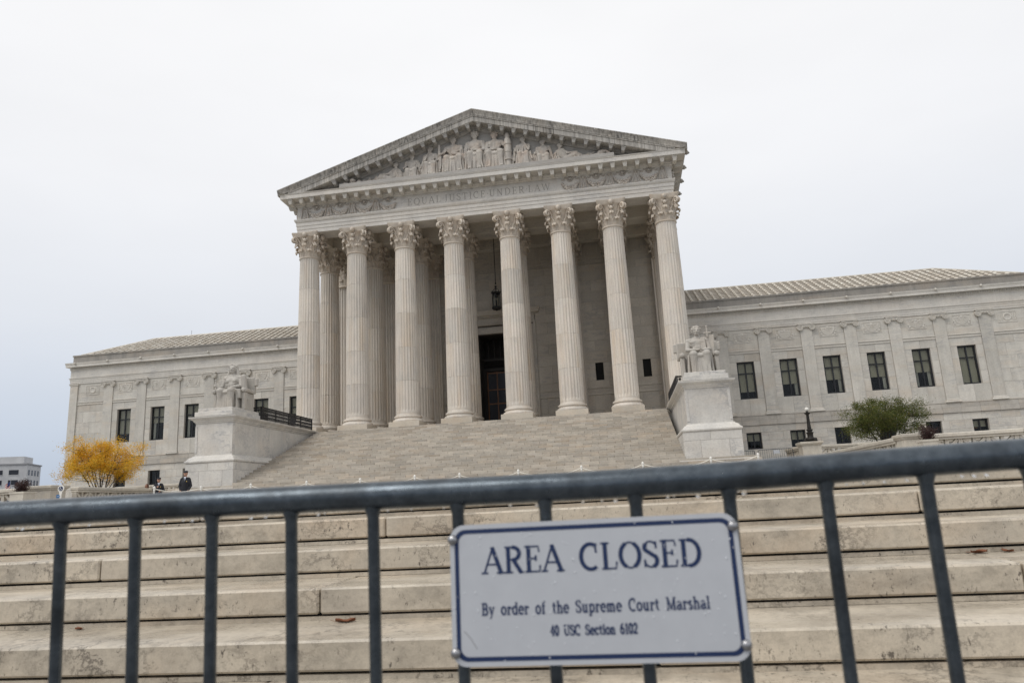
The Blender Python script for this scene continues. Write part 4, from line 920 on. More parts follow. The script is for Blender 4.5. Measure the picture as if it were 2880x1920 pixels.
# ================================================================== figures carved in stone
def seated(h, la='lap', ra='lap', veil=False, spread=.55, folds=6, turn=0, beard=False, female=False, rnd=None, crown=False, fine=False):
    rnd = rnd or random.Random(1); P = []; v = lambda x, y, z: (x*h, y*h, z*h)
    P += [('e', v(0,.05,2.2), v(.80,.62,.5)), ('c', v(0,0,2.3), v(0,-.03,3.2), .56*h, .60*h), ('e', v(0,-.06,3.60), v(.84,.50,.62))]
    P += [('c', v(-.70,.02,4.02), v(.70,.02,4.02), .29*h), ('e', v(0,.05,4.22), v(.55,.36,.24)), ('c', v(0,.04,4.2), v(0,-.06,4.70), .27*h, .25*h)]
    if female: P += [('e', v(-.32,-.40,3.58), v(.28,.20,.27)), ('e', v(.32,-.40,3.58), v(.28,.20,.27))]
    else: P += [('e', v(-.38,-.40,3.80), v(.40,.15,.24)), ('e', v(.38,-.40,3.80), v(.40,.15,.24)), ('e', v(0,-.44,3.1), v(.36,.14,.5))]
    ct, st = math.cos(turn), math.sin(turn); w = lambda x, y, z: v(x*ct-(y+.05)*st, (x*st+(y+.05)*ct)-.05, z)
    P += [('e', w(0,-.02,5.16), v(.40,.48,.46)), ('e', w(0,-.18,4.95), v(.32,.34,.44)), ('e', w(0,-.28,4.68), v(.23,.22,.17)), ('c', w(0,-.50,5.12), w(0,-.60,4.92), .06*h, .09*h)]
    P += [('c', w(-.22,-.46,5.17), w(.22,-.46,5.17), .075*h), ('c', w(-.11,-.50,4.76), w(.11,-.50,4.76), .045*h), ('e', w(-.2,-.40,4.95), v(.11,.1,.1)), ('e', w(.2,-.40,4.95), v(.11,.1,.1))]
    for s in (-1, 1): P.append(('e', w(s*.38,-.02,5.0), v(.07,.1,.14)))
    if not veil:
        for i in range(26):
            a = rnd.uniform(0, 2*math.pi); u = rnd.uniform(-.15, 1); c_ = math.sqrt(max(0, 1-u*u)); y_ = .50*c_*math.sin(a)
            if y_ < -.30 and u < .35: continue
            P.append(('e', w(.43*c_*math.cos(a), y_, 5.18+.46*u), v(.11,.11,.10)))
    if beard:
        for i in range(7): P.append(('e', w(rnd.uniform(-.2,.2),-.34,4.50+rnd.uniform(0,.2)), v(.11,.11,.15)))
    if crown:
        for i in range(7): a = i*2*math.pi/7; P.append(('c', w(.36*math.cos(a),.36*math.sin(a)-.05,5.40), w(.40*math.cos(a),.40*math.sin(a)-.05,5.75), .07*h, .03*h))
    if veil:
        P += [('e', v(0,.12,5.16), v(.52,.50,.56)), ('c', v(-.44,.05,5.05), v(-.58,.0,4.1), .13*h, .2*h), ('c', v(.44,.05,5.05), v(.58,.0,4.1), .13*h, .2*h), ('c', v(0,.3,4.9), v(0,.35,3.2), .4*h, .6*h), ('c', v(-.42,-.18,5.35), v(0,-.32,5.60), .08*h), ('c', v(.42,-.18,5.35), v(0,-.32,5.60), .08*h)]
        for s in (-1, 1):
            for i in range(6): P.append(('c', v(s*(.25+.13*i),-.20+.05*i,4.25), v(s*(.5+.15*i),-.34+.07*i,2.8), .055*h))
    for s in (-1, 1):
        P += [('c', v(s*.42,-.15,2.2), v(s*spread,-1.72,2.26), .48*h, .40*h), ('c', v(s*spread,-1.72,2.22), v(s*(spread+.02),-1.58,.4), .36*h, .24*h),
              ('c', v(s*(spread+.02),-1.5,.20), v(s*(spread+.1),-2.15,.13), .18*h, .13*h)]
        arm = la if s < 0 else ra
        e, hd = {'lap': ((1.05,-.25,2.95), (.30,-1.05,2.75)), 'chin': ((.85,-.85,3.0), (.22,-.5,4.50)), 'side': ((1.12,-.15,2.95), (1.20,-1.1,2.75)),
                 'out': ((1.25,-.25,3.25), (1.7,-.75,2.95)), 'down': ((1.12,-.05,3.0), (1.22,-.45,2.0)), 'cross': ((1.02,-.35,2.95), (-.05,-.85,2.85)), 'up': ((1.35,-.3,3.5), (1.45,-.6,4.5))}[arm]
        E_, H_ = v(s*e[0],e[1],e[2]), v(s*hd[0],hd[1],hd[2])
        P += [('e', v(s*.84,.02,3.98), v(.30,.30,.28)), ('c', v(s*.86,.02,3.9), E_, .27*h, .21*h), ('c', E_, H_, .22*h, .12*h), ('e', H_, (.16*h,.18*h,.10*h))]
        d = (Vector(H_)-Vector(E_)).normalized()
        for k in range(4):
            o = Vector(H_)+Vector((0,0,(k-1.5)*.065*h)); P.append(('c', o, o+d*.26*h+Vector((0,0,-.06*h)), .045*h, .035*h))
        P.append(('c', Vector(H_)+Vector((0,-.1*h,.08*h)), Vector(H_)+d*.18*h+Vector((0,-.14*h,.10*h)), .05*h, .04*h))
        # drapery hanging outside the legs
        for i in range(3): P.append(('c', v(s*(spread+.40),-1.2+.35*i,2.2), v(s*(spread+.48+.05*rnd.random()),-1.3+.38*i,.12), .09*h, .15*h))
    # robe over the lap and between the shins, with folds
    P += [('e', v(0,-.95,2.08), v(.98,.95,.38)), ('b', v(0,-1.30,1.1), v(spread+.12,.30,1.08)), ('b', v(0,-.5,1.05), v(spread+.3,.7,1.0))]
    for i in range(folds):
        x = (i/(folds-1)-.5)*2*(spread+.22); j = rnd.uniform(-.09,.09); top = 2.0 if abs(abs(x)-spread) > .2 else 1.75
        P.append(('c', v(x*.85,-1.66-.16*(abs(abs(x)-spread) < .25),top), v(x*1.08+j,-1.80-.12*rnd.random(),.12), .05*h, .10*h))
    for i in range(3): P.append(('c', v(-spread*.8,-1.75,2.1-.3*i), v(0,-1.60,1.55-.32*i), .06*h)); P.append(('c', v(spread*.8,-1.75,2.1-.3*i), v(0,-1.60,1.55-.32*i), .06*h))
    for i in range(4):
        z = 2.45+.2*i; P.append(('c', v(-.62,-.44,z), v(.66,-.50,z+rnd.uniform(.0,.35)), .05*h))
    if veil or female or rnd.random() < .6:
        for i in range(5): P.append(('c', v(-.75+.1*i,-.30,3.95-.1*i), v(.55+.05*i,-.46,2.75-.05*i), .055*h))
    for i in range(7):
        x = (i-3)*.22; P.append(('c', v(x,-.50,2.42), v(x*1.5,-1.5,2.44-.05*abs(i-3)), .055*h))
    return P
def reclining(h, s, rnd):
    v = lambda x, y, z: (s*x*h, y*h, z*h); P = []
    P += [('c', v(0,0,.6), v(-.75,-.05,1.75), .58*h, .62*h), ('c', v(-1.15,0,1.95), v(-.35,-.1,2.15), .3*h), ('c', v(-.85,-.02,2.1), v(-.75,-.1,2.6), .22*h),
          ('e', v(-.68,-.12,2.95), (.38*h,.42*h,.46*h)), ('e', v(-.64,-.35,2.78), (.24*h,.22*h,.24*h)), ('e', v(-.74,.02,3.05), (.41*h,.43*h,.4*h)), ('c', v(-.60,-.52,3.0), v(-.55,-.58,2.85), .06*h)]
    P += [('c', v(-1.15,-.1,1.95), v(-1.45,-.3,.95), .26*h, .2*h), ('c', v(-1.45,-.3,.95), v(-.6,-.7,.35), .2*h, .13*h), ('c', v(-.35,-.15,2.05), v(.4,-.55,1.35), .25*h, .2*h), ('c', v(.4,-.55,1.35), v(1.45,-.5,1.45), .19*h, .12*h), ('e', v(1.6,-.5,1.45), (.22*h,.14*h,.12*h))]
    P += [('c', v(.1,-.3,.5), v(1.6,-.45,1.05), .46*h, .36*h), ('c', v(1.6,-.45,1.05), v(2.9,-.4,.3), .34*h, .2*h), ('c', v(.2,-.1,.4), v(2.0,-.1,.45), .45*h, .33*h), ('c', v(2.0,-.1,.45), v(3.3,-.15,.22), .3*h, .18*h), ('c', v(3.3,-.2,.2), v(3.55,-.3,.35), .17*h, .12*h)]
    for i in range(6): P.append(('c', v(-.3+.5*i,-.55,.9-.05*i), v(-.1+.55*i,-.62,.05), .10*h, .12*h))
    return P
SQ = Matrix.Diagonal((1.16,.46,1,1))
rnd = random.Random(5)
FL = 18.30
def figure(x, h, prims, vox=.024, extra=(), dz=0):
    me = sculpt(list(prims)+list(extra), vox, 1, SQ); mk('carved_figure', me, m_fig, PD, (x, -.84, FL+dz))
seat = lambda h: [('b', (0,.25*h,1.0*h), (1.0*h,.75*h,1.0*h))]
h = .57; figure(-.02, h, seated(h, 'down', 'cross', female=True, crown=True, folds=8, rnd=rnd), extra=seat(h)+[('b', (0,.5*h,2.2*h), (1.25*h,.3*h,1.7*h))])
h = .535; figure(-1.66, h, seated(h, 'out', 'cross', turn=.3, spread=.75, rnd=rnd), extra=seat(h)+[('c', (-1.7*h,-.5*h,.4*h), (-1.7*h,-.5*h,4.4*h), .2*h, .16*h)])
h = .535; figure(1.45, h, seated(h, 'cross', 'out', turn=-.4, spread=.7, rnd=rnd), extra=seat(h))
h = .43; figure(-3.42, h, seated(h, 'chin', 'side', turn=-.5, beard=True, folds=9, rnd=rnd), extra=seat(h))
h = .405; figure(3.52, h, seated(h, 'side', 'chin', turn=.3, beard=True, folds=9, rnd=rnd), extra=seat(h))
h = .42; figure(-4.85, h, seated(h, 'side', 'lap', turn=.8, rnd=rnd), extra=seat(h), dz=-.32)
h = .42; figure(4.98, h, seated(h, 'side', 'down', turn=-.9, rnd=rnd), extra=seat(h), dz=-.40)
h = .43; figure(-6.45, h, reclining(h, -1, rnd), extra=[('b', (0,.3*h,.15*h), (1.5*h,.5*h,.15*h))])
h = .43; figure(6.55, h, reclining(h, 1, rnd), extra=[('b', (0,.3*h,.15*h), (1.5*h,.5*h,.15*h))])
def relief(x, wd, ht, seed, n=16):
    rr = random.Random(seed); pr = [('e', (0,.1,ht*.4), (wd*.5,.30,ht*.5))]
    for i in range(n):
        a = rr.uniform(-1, 1)*wd*.5; b = rr.uniform(.05,.75)*ht
        pr.append(('c', (a, -.10-.15*rr.random(), b+.25*ht), (a+rr.uniform(-.2,.2)*wd, -.12-.2*rr.random(), max(.05, b-.3*ht)), .05+.02*rr.random(), .07))
    mk('carved_drapery', sculpt(pr, .024, 1), m_fig, PD, (x, -.72, FL))
for x, wd, ht, sd in ((-2.62,.9,1.5,1),(-.86,.7,1.5,2),(.78,.7,1.5,3),(2.95,.8,1.5,4),(4.25,.8,1.1,5),(-4.15,.8,1.2,6),(5.75,.9,.7,7),(-5.65,.9,.8,8),(-7.6,1.4,.55,9),(7.9,1.5,.45,10),(-8.55,.9,.42,11),(8.6,.9,.38,12),(-10.0,.5,.25,13),(.1,2.4,2.3,14),(-1.7,1.6,2.0,15),(1.6,1.5,2.0,16),(3.5,1.2,1.5,17),(-3.4,1.3,1.6,18)): relief(x, wd, ht, sd)
mb = MB().lathe([(.05,0),(.24,0),(.26,.15),(.22,.3),(.27,1.0),(.27,1.9),(.22,2.2),(.15,2.3),(.19,2.45),(.12,2.65),(.02,2.7)], 14)
for z in (.5,1.1,1.7): mb.lathe([(.2,z),(.3,z),(.3,z+.07),(.2,z+.07)], 14)
mb.build('carved_fasces', m_fig, PD, 40).location = (2.42,-1.0,FL)
mb = MB().lathe([(.05,0),(.20,.02),(.12,.1),(.26,.25),(.24,.4),(.1,.47),(.04,.62)], 14); mb.ball((-.55,0,.14), (.25,.2,.16)).ball((.5,0,.12), (.22,.18,.14)); mb.build('carved_urn', m_fig, PD, 40).location = (-9.4,-1.0,FL)
mb = MB().ball((0,0,.22), (.3,.2,.26)).tube([(0,-.1,.35),(.35,-.1,.3),(.62,-.1,.12),(.5,-.1,.05)], .1, 8).ball((-.3,0,.1), (.3,.2,.14)); mb.build('carved_scrolls', m_fig, PD, 40).location = (9.1,-1.0,FL)

# ================================================================== stair pedestals, statues, railings
for sg in (-1, 1):
    nm = 'left' if sg < 0 else 'right'
    pd = tag(empty('stair_pedestal', (sg*13.3, -12.3, -5.0)), f'tall white marble block flanking the main stair on its {nm} side, under the seated statue', 'pedestal', 'pedestals beside the main stair')
    o = pd; L = 11.1; b = 1.41
    def put(mb, name, mat=m_ped, sm=None):
        q = mb.build(name, mat, o, sm); return q
    # base of big slabs
    put(MB().box(-b+.02,b-.02,.05,L,.0,2.5), 'base_core', m_dark)
    for (xa, xb) in ((-b,-b*.45),(-b*.45,b*.62),(b*.62,b)):
        put(MB().cbox(xa, xb-.006, -.01, .4, 1.12, 2.0, .008), 'base_slab') if False else None
    for r, (za, zb, cuts_) in enumerate(((.0,1.10,(-b,.15,b)),(1.10,2.12,(-b,-b*.42,b*.55,b)),(2.12,2.55,(-b,-.1,b)))):
        for xa, xb in zip(cuts_[:-1], cuts_[1:]): put(MB().cbox(xa, xb-.006, 0, .35, za+.003, zb-.003, .008), 'base_slab')
        for s2 in (-1, 1):
            for ya, yb in ((.352,3.2),(3.206,6.4),(6.406,L)):
                a1, b1 = sorted((s2*b, s2*(b-.3))); put(MB().cbox(a1, b1, ya, yb, za+.003, zb-.003, .008), 'base_slab')
    put(MB().rect_loft([(-.05,2.55),(.03,2.56),(.06,2.62),(.05,2.68),(.0,2.70),(-.04,2.74),(-.10,2.84),(-.22,2.90),(-.26,2.96)], -b, b, 0, L), 'base_moulding')
    put(MB().box(-1.05,1.05,.42,L,2.9,4.7), 'body_core', m_dark)
    bw = 1.11
    put(MB().cbox(-bw,bw,.36,.6,2.955,4.72,.01), 'body_slab')
    for (xa, xb) in ((-bw,-bw+.14),(bw-.14,bw)): put(MB().cbox(xa,xb,.335,.355,3.1,4.6,.008), 'edge_band')
    for s2 in (-1, 1):
        for ya, yb in ((.605,2.9),(2.906,4.6),(4.606,6.4),(6.406,8.4),(8.406,L)):
            a1, b1 = sorted((s2*bw, s2*(bw-.2))); put(MB().cbox(a1, b1, ya, yb, 2.955, 4.72, .01), 'body_slab')
    # cap in stones along its length
    for ya, yb in ((0,3.0),(3.006,5.4),(5.406,7.6),(7.606,9.6),(9.606,L)):
        pr = [(-.05,4.72),(.0,4.74),(.02,4.80),(.08,4.84),(.10,4.90),(.22,4.98),(.28,5.04),(.29,5.10),(.05,5.13),(-.4,5.13)]
        mb = MB(); rings = []
        for p, z in pr:
            f0 = ya+.35-p if ya == 0 else ya
            rings.append([(-bw-p, f0, z), (bw+p, f0, z), (bw+p, yb, z), (-bw-p, yb, z)])
        mb.loft(rings, True, True, True); put(mb, 'cap_stone', m_ped)
    put(MB().cbox(-1.12,1.12,.22,3.5,5.13,5.38,.015).cbox(-1.02,1.02,.38,3.4,5.381,5.58,.015), 'statue_plinth', m_par if False else m_ped)
    if sg > 0: put(MB().cbox(-1.75,1.75,-.6,.1,.0,1.15,.012), 'footing_ledge')
    else: put(MB().cbox(-1.75,1.75,-.6,.1,.0,1.15,.012), 'footing_ledge')
    # seated statue
    h = .475; st = empty('seated_statue', (sg*13.28, -10.15, .58))
    rr = random.Random(9+sg)
    if sg < 0:
        tag(st, 'seated marble statue of a hooded robed woman on the left pedestal', 'statue')
        pr = seated(h, 'side', 'lap', veil=True, female=True, folds=11, rnd=rr, spread=.6)
        pr += [('b', (1.15*h,-.55*h,1.9*h), (.28*h,.75*h,.55*h)), ('c', (1.75*h*.75,-.3*h,4.0*h), (1.45*h,.0,1.4*h), .3*h, .35*h), ('e', (-1.4*h,-1.2*h,2.95*h), (.22*h,.22*h,.12*h)), ('c', (-1.4*h,-1.2*h,3.0*h), (-1.4*h,-1.2*h,3.4*h), .13*h, .09*h), ('e', (-1.4*h,-1.2*h,3.62*h), (.10*h,.11*h,.13*h))]
    else:
        tag(st, 'seated marble statue of a bare-chested man with tablet and sword on the right pedestal', 'statue')
        pr = seated(h, 'cross', 'lap', folds=11, rnd=rr, spread=.62)
        pr += [('b', (.95*h,.05*h,3.2*h), (.62*h,.14*h,1.35*h), (0,.06,-.2)), ('c', (1.0*h,-.2*h,4.3*h), (1.0*h,-.2*h,5.4*h), .09*h), ('c', (.7*h,-.2*h,4.75*h), (1.3*h,-.2*h,4.75*h), .09*h), ('e', (1.0*h,-.2*h,5.5*h), (.13*h,.13*h,.1*h))]
        for i in range(4): pr.append(('c', ((.35+.1*i)*h,-.42*h,4.2*h), ((.4+.1*i)*h,-.55*h,2.7*h), .07*h))
    me = sculpt(pr, .0165, 1); mk('figure', me, m_statue, st); st.scale = (1.16,1,1.03)
    mb = MB().cbox(-1.05*h*1.6,1.05*h*1.6,-.25*h,1.6*h,0,2.1*h,.03).cbox(-1.15*h*1.7,1.15*h*1.7,1.0*h,1.55*h,2.1*h,4.1*h,.04)
    for s2 in (-1, 1):
        a1, b1 = sorted((s2*1.3*h, s2*1.9*h)); mb.cbox(a1, b1, -.9*h, 1.2*h, 2.1*h, 2.55*h, .04); mb.ball((s2*1.6*h,-.95*h,2.35*h), (.24*h,.16*h,.26*h)); mb.cbox(a1+.1*h, b1-.1*h, -.85*h, -.3*h, .0, 2.1*h, .03)
        a1, b1 = sorted((s2*1.5*h, s2*2.25*h)); mb.cbox(a1, b1, 1.06*h, 1.48*h, 3.0*h, 3.97*h, .04)
    mb.cbox(-1.6*h,1.6*h,-2.4*h,-.3*h,-.01,.12*h,.01); mb.build('throne', m_statue, st, 40)
    # iron railing on the pedestal
    rl = tag(empty('iron_railing', (sg*12.1, -8.9, .13)), f'ornate black iron railing along the top of the {nm} stair pedestal', 'railing', 'iron railings beside the stair')
    def panel_rail(length, npan, name):
        fr = MB(); la = MB()
        fr.box(0,length,-.025,.025,.70,.76).box(0,length,-.02,.02,.04,.08).box(-.05,length+.05,-.035,.035,.76,.785)
        for i in range(npan+1): x = length*i/npan; fr.box(x-.025,x+.025,-.025,.025,0,.80)
        nx = int(length/.22); dx = length/nx
        for i in range(nx):
            for j in range(3):
                cx_, cz_ = dx*(i+.5), .18+.21*j
                for a in (0,1,2,3):
                    M = Matrix.Translation((cx_,0,cz_)) @ Matrix.Rotation(a*math.pi/4,4,'Y'); la.box(-.105,.105,-.009,.009,-.012,.012,M)
                pts = [(cx_+.06*math.cos(t*math.pi/4), 0, cz_+.06*math.sin(t*math.pi/4)) for t in range(9)]; la.tube(pts, .013, 4)
            la.box(dx*i-.008,dx*i+.008,-.01,.01,.06,.70)
        return fr, la
    fr, la = panel_rail(7.1, 4, 'run'); Mz = Matrix.Rotation(math.pi/2,4,'Z')
    fr.v = [tuple(Mz @ Vector(p)) for p in fr.v]; la.v = [tuple(Mz @ Vector(p)) for p in la.v]
    fr.build('rail_frame', m_iron, rl); la.build('rail_lattice', m_iron, rl)
    fr, la = panel_rail(1.3, 1, 'return')
    fr.v = [(sg*(p[0]+.06), p[1], p[2]) for p in fr.v]; la.v = [(sg*(p[0]+.06), p[1], p[2]) for p in la.v]
    fr.build('return_frame', m_iron, rl); la.build('return_lattice', m_iron, rl)
# ================================================================== balustrades, lamp, planters
def star_cell():
    mb = MB(); w, h = .5, .42
    mb.box(-w,-w+.07,-.11,.11,0,2*h).box(w-.07,w,-.11,.11,0,2*h)
    for a in range(4):
        M = Matrix.Translation((0,0,h)) @ Matrix.Rotation(a*math.pi/4,4,'Y'); L = .42 if a % 2 == 0 else .56
        if a == 0: L = w-.07
        mb.box(-L,L,-.085-.003*a,.085+.003*a,-.055,.055,M)
    mb.lathe([(0,-.10),(.13,-.10),(.13,.10),(0,.10)], 10, M=Matrix.Translation((0,0,h)) @ Matrix.Rotation(math.pi/2,4,'X'))
    return mb
ME_star = star_cell().mesh('lattice_stone'); fixn(ME_star); ME_star.materials.append(m_bal)
def balustrade(name, label, p0, p1, zt, zb, piers=True):
    p0, p1 = Vector((*p0,0)), Vector((*p1,0)); L = (p1-p0).length; a = math.atan2((p1-p0).y, (p1-p0).x)
    o = tag(empty('balustrade', (p0.x, p0.y, zb), rotz=a), label, 'balustrade', 'pierced marble balustrades'); H = zt-zb
    n = max(1, round(L/3.2)); S_ = L/n
    for i in range(n):
        MB().cbox(i*S_+.004,(i+1)*S_-.004,-.24,.24,H-.17,H,.03).cbox(i*S_+.004,(i+1)*S_-.004,-.19,.19,H-.26,H-.171,.02).build('coping_stone', m_bal, o)
        MB().cbox(i*S_+.004,(i+1)*S_-.004,-.2,.2,0,H-1.11,.02).build('base_course', m_bal, o)
    k = max(1, int(L/1.0)); d = L/k
    for i in range(k):
        s = mk('lattice_stone', ME_star, None, o, (d*(i+.5),0,H-1.11)); s.scale = (d/1.0*.995,1,.85/.84)
    return o
balustrade('b', 'pierced marble balustrade right of the big green shrub, running to the picture edge', (21.6,-16.5), (35,-17.6), -3.50, -5.0)
balustrade('b', 'pierced marble balustrade running back below the green shrub beside the lamp pier', (20.75,-4.6), (20.65,-15.5), -3.50, -5.0)
balustrade('b', 'pierced marble balustrade at far left behind the purple shrub', (-32,-17.8), (-20.0,-17.2), -3.50, -5.0)
balustrade('b', 'pierced marble balustrade under the yellow tree, left of the officers', (-18.6,-15.6), (-19.0,-6.5), -3.50, -5.0)
balustrade('b', 'distant grey balustrade behind the lamp pier on the right', (21.6,3.0), (33,3.2), -2.68, -4.05)
balustrade('b', 'distant grey balustrade between the yellow tree and the left pedestal', (-33,2.8), (-17.5,2.2), -2.70, -4.05)
balustrade('b', 'short balustrade running back from the lamp pier towards the wing', (20.55,.7), (20.35,4.6), -2.74, -4.05)
def pier(x, y, w, d, zt, zb, label):
    o = tag(empty('balustrade_pier', (x, y, zb)), label, 'pier'); H = zt-zb
    MB().cbox(-w/2,w/2,-d/2,d/2,.2,H-.24,.015).build('shaft', m_bal, o); MB().cbox(-w/2-.06,w/2+.06,-d/2-.06,d/2+.06,0,.2,.02).build('foot', m_bal, o)
    MB().rect_loft([(-.02,H-.24),(.03,H-.22),(.05,H-.16),(.12,H-.12),(.13,H-.02),(.1,H)], -w/2,w/2,-d/2,d/2).build('cap', m_bal, o); return o
pier(20.72,0,1.15,1.15,-2.60,-4.05,'square marble pier carrying the black lamp post')
pier(21.05,-16.0,1.0,.9,-3.42,-5.0,'marble corner pier behind the purple shrub on the right')
pier(-19.3,-16.6,1.3,1.0,-3.42,-5.0,'marble corner pier beside the purple shrub on the left')
LP = tag(empty('lamp_post', (20.85,0,-2.60)), 'black bronze lamp post with one white globe on the marble pier', 'lamp post')
MB().lathe([(.02,0),(.42,0),(.44,.06),(.34,.10),(.40,.16),(.38,.24),(.20,.30),(.18,.34),(.19,.52),(.23,.58),(.24,.62),(.15,.64),(.14,.70),(.20,.74),(.20,.80),(.12,.84),(.13,.90),(.115,1.0),(.085,1.72),(.10,1.76),(.15,1.80),(.20,1.86),(.20,1.89),(.08,1.90),(.07,1.98),(.02,1.98)], 20).build('post', m_bronze, LP, 35)
for i in range(4): a = i*math.pi/2+.4; MB().ball((.40*math.cos(a),.40*math.sin(a),.12), (.08,.08,.10), 8, 6).build('claw_foot', m_bronze, LP, 60)
MB().ball((0,0,2.10), .135, 20, 12).build('globe', m_white, LP, 60)

def leafcard(mb, p, s, rnd):
    a, b = rnd.uniform(0, 6.283), rnd.uniform(-1.2, 1.2)
    d = Vector((math.cos(a)*math.cos(b), math.sin(a)*math.cos(b), math.sin(b))); n = d.cross(Vector((rnd.uniform(-1,1), rnd.uniform(-1,1), rnd.uniform(-1,1)))).normalized(); q = d.cross(n)
    p = Vector(p); L = s*rnd.uniform(.7,1.3)
    o = len(mb.v)
    mb.v += [tuple(p), tuple(p+d*L*.5+n*L*.24+q*L*.06), tuple(p+d*L), tuple(p+d*L*.5-n*L*.24+q*L*.06)]
    mb.f += [(o,o+1,o+2), (o,o+2,o+3)]
def shrub(root, nst, H, Wd, leaf_mat, nleaf, lsz, seed, low=.25, spread=.06, ztrunk=0, twig=10, mats=m_bark, dens=None):
    rnd = random.Random(seed); st = MB(); lv = MB(); tips = []
    for i in range(nst):
        a = 2*math.pi*(i+rnd.uniform(-.3,.3))/nst; tilt = rnd.uniform(.05, 1)**.7
        ex, ey_ = math.cos(a)*Wd*tilt*rnd.uniform(.75,1), math.sin(a)*Wd*.8*tilt*rnd.uniform(.75,1)
        ez = ztrunk + (H-ztrunk)*(1-.50*tilt**2.2)*rnd.uniform(.82,1.0)
        b0 = Vector((math.cos(a)*spread*4*tilt, math.sin(a)*spread*4*tilt, 0)); b1 = Vector((ex*.35, ey_*.35, ztrunk+(ez-ztrunk)*.35)); b2 = Vector((ex, ey_, ez))
        pts = []
        for j in range(8):
            t = j/7; p = b0*(1-t)**2 + b1*2*t*(1-t) + b2*t*t + Vector((rnd.uniform(-1,1), rnd.uniform(-1,1), 0))*.04*(0 < t < 1); pts.append(p)
        st.tube(pts, [.035*(1-.8*j/7) for j in range(8)], 5)
        for k in range(twig):
            t = rnd.uniform(low, 1); j = min(int(t*7), 6); p = pts[j].lerp(pts[j+1], t*7-j)
            aa = a + rnd.gauss(0, 1.1); ln = rnd.uniform(.25,.62)*Wd*.5*(1.15-.4*t); q = p + Vector((math.cos(aa)*ln, math.sin(aa)*ln, ln*rnd.uniform(.05,.75)))
            st.tube([p, p.lerp(q,.5)+Vector((0,0,.04)), q], [.012,.009,.004], 4); tips.append((p, q))
    wts = [rnd.uniform(.15,1.0)**1.5 for _ in tips]; tot = sum(wts)
    for (p, q), w_ in zip(tips, wts):
        for _ in range(int(nleaf*w_/tot)):
            t = rnd.uniform(.2,1.12); c = p.lerp(q, t); s = .07+.05*Wd*.5
            leafcard(lv, (c.x+rnd.gauss(0,s), c.y+rnd.gauss(0,s), c.z+rnd.gauss(0,s*.8)), lsz, rnd)
    st.build('trunk', mats, root, 60); lv.build('crown', leaf_mat, root, fix=False)
def bush(root, H, Wd, zlow, nclump, nleaf, lsz, leaf_mat, seed, nst=16, cr=.26):
    rnd = random.Random(seed); st = MB(); lv = MB(); cl = []
    zc = zlow + (H-zlow)*.42; hz = H-zc
    ph = [rnd.uniform(0, 6.28) for _ in range(6)]
    while len(cl) < nclump:
        a = rnd.uniform(0, 2*math.pi); u = rnd.uniform(-.75, 1); r = rnd.random()**.45; c_ = math.sqrt(max(0, 1-u*u))
        bump = 1 + .17*math.sin(3*a+ph[0]) + .14*math.sin(5*a+ph[1]+3*u) + .12*math.sin(7*u+ph[2]+2*a)
        p = Vector((Wd*.92*r*c_*math.cos(a)*bump, Wd*.8*r*c_*math.sin(a)*bump, zc + hz*.93*r*u*(1 if u > 0 else .9)*bump))
        if p.z > zlow*.7: cl.append(p)
    stems = []
    for i in range(nst):
        a = 2*math.pi*(i+rnd.uniform(-.3,.3))/nst; q = rnd.uniform(.15,.85)
        b2 = Vector((math.cos(a)*Wd*q, math.sin(a)*Wd*.8*q, zlow+(H-zlow)*(.95-.55*q*q)*rnd.uniform(.8,1)))
        b0 = Vector((math.cos(a)*.25*q, math.sin(a)*.25*q, 0)); b1 = Vector((b2.x*.30, b2.y*.30, b2.z*.45)); pts = []
        for j in range(9):
            t = j/8; pts.append(b0*(1-t)**2 + b1*2*t*(1-t) + b2*t*t + Vector((rnd.uniform(-1,1), rnd.uniform(-1,1), 0))*.05*(0 < t < 1))
        st.tube(pts, [.04*(1-.8*j/8) for j in range(9)], 6); stems.append(pts)
    allp = [p for s_ in stems for p in s_[2:]]
    for c in cl:
        n = min(allp, key=lambda p: (p-c).length + (.6 if p.z > c.z else 0))
        mid = n.lerp(c, .5) + Vector((rnd.uniform(-.06,.06), rnd.uniform(-.06,.06), -.04)); st.tube([n, mid, c], [.013,.010,.004], 4)
        k = int(nleaf/nclump*rnd.uniform(.35,1.65)); cs = cr*rnd.uniform(.55,1.15)
        for _ in range(k): leafcard(lv, (c.x+rnd.gauss(0,cs), c.y+rnd.gauss(0,cs), c.z+rnd.gauss(0,cs*.75)), lsz, rnd)
    st.build('trunk', m_bark, root, 60); lv.build('crown', leaf_mat, root, fix=False)
T = tag(empty('yellow_tree', (-22.85,-8.2,-4.3)), 'many-stemmed small tree with golden yellow autumn leaves before the left wing', 'tree'); bush(T, 4.2, 2.55, 1.25, 165, 36000, .075, m_ly, 3, cr=.23)
T = tag(empty('green_tree', (22.65,-8.2,-4.3)), 'many-stemmed spreading green shrub tree before the right wing', 'tree'); bush(T, 3.5, 2.1, 1.1, 150, 36000, .066, m_lg, 12, cr=.22)
def planter(x, y, w, zt, zb, label):
    o = tag(empty('planter', (x, y, zb)), label, 'planter'); H = zt-zb
    MB().rect_loft([(-.03,0),(-.03,.06),(0,.1),(.03,H-.1),(.06,H-.08),(.06,H),(-.02,H),(-.03,H-.06)], -w/2,w/2,-w/2,w/2).build('box', m_bal, o); MB().box(-w/2+.04,w/2-.04,-w/2+.04,w/2-.04,H-.14,H-.05).build('soil', m_soil, o)
planter(21.1,-17.35,.50,-3.76,-5.0,'square stone planter below the purple shrub on the right'); planter(-19.25,-18.1,.66,-3.72,-5.0,'square stone planter below the purple shrub on the left')
T = tag(empty('purple_shrub', (21.15,-17.35,-3.82)), 'small purple-leaved shrub in the planter beside the green tree', 'shrub'); shrub(T, 12, .66, .44, m_lp, 2600, .05, 21, .2, .01, .05, 8)
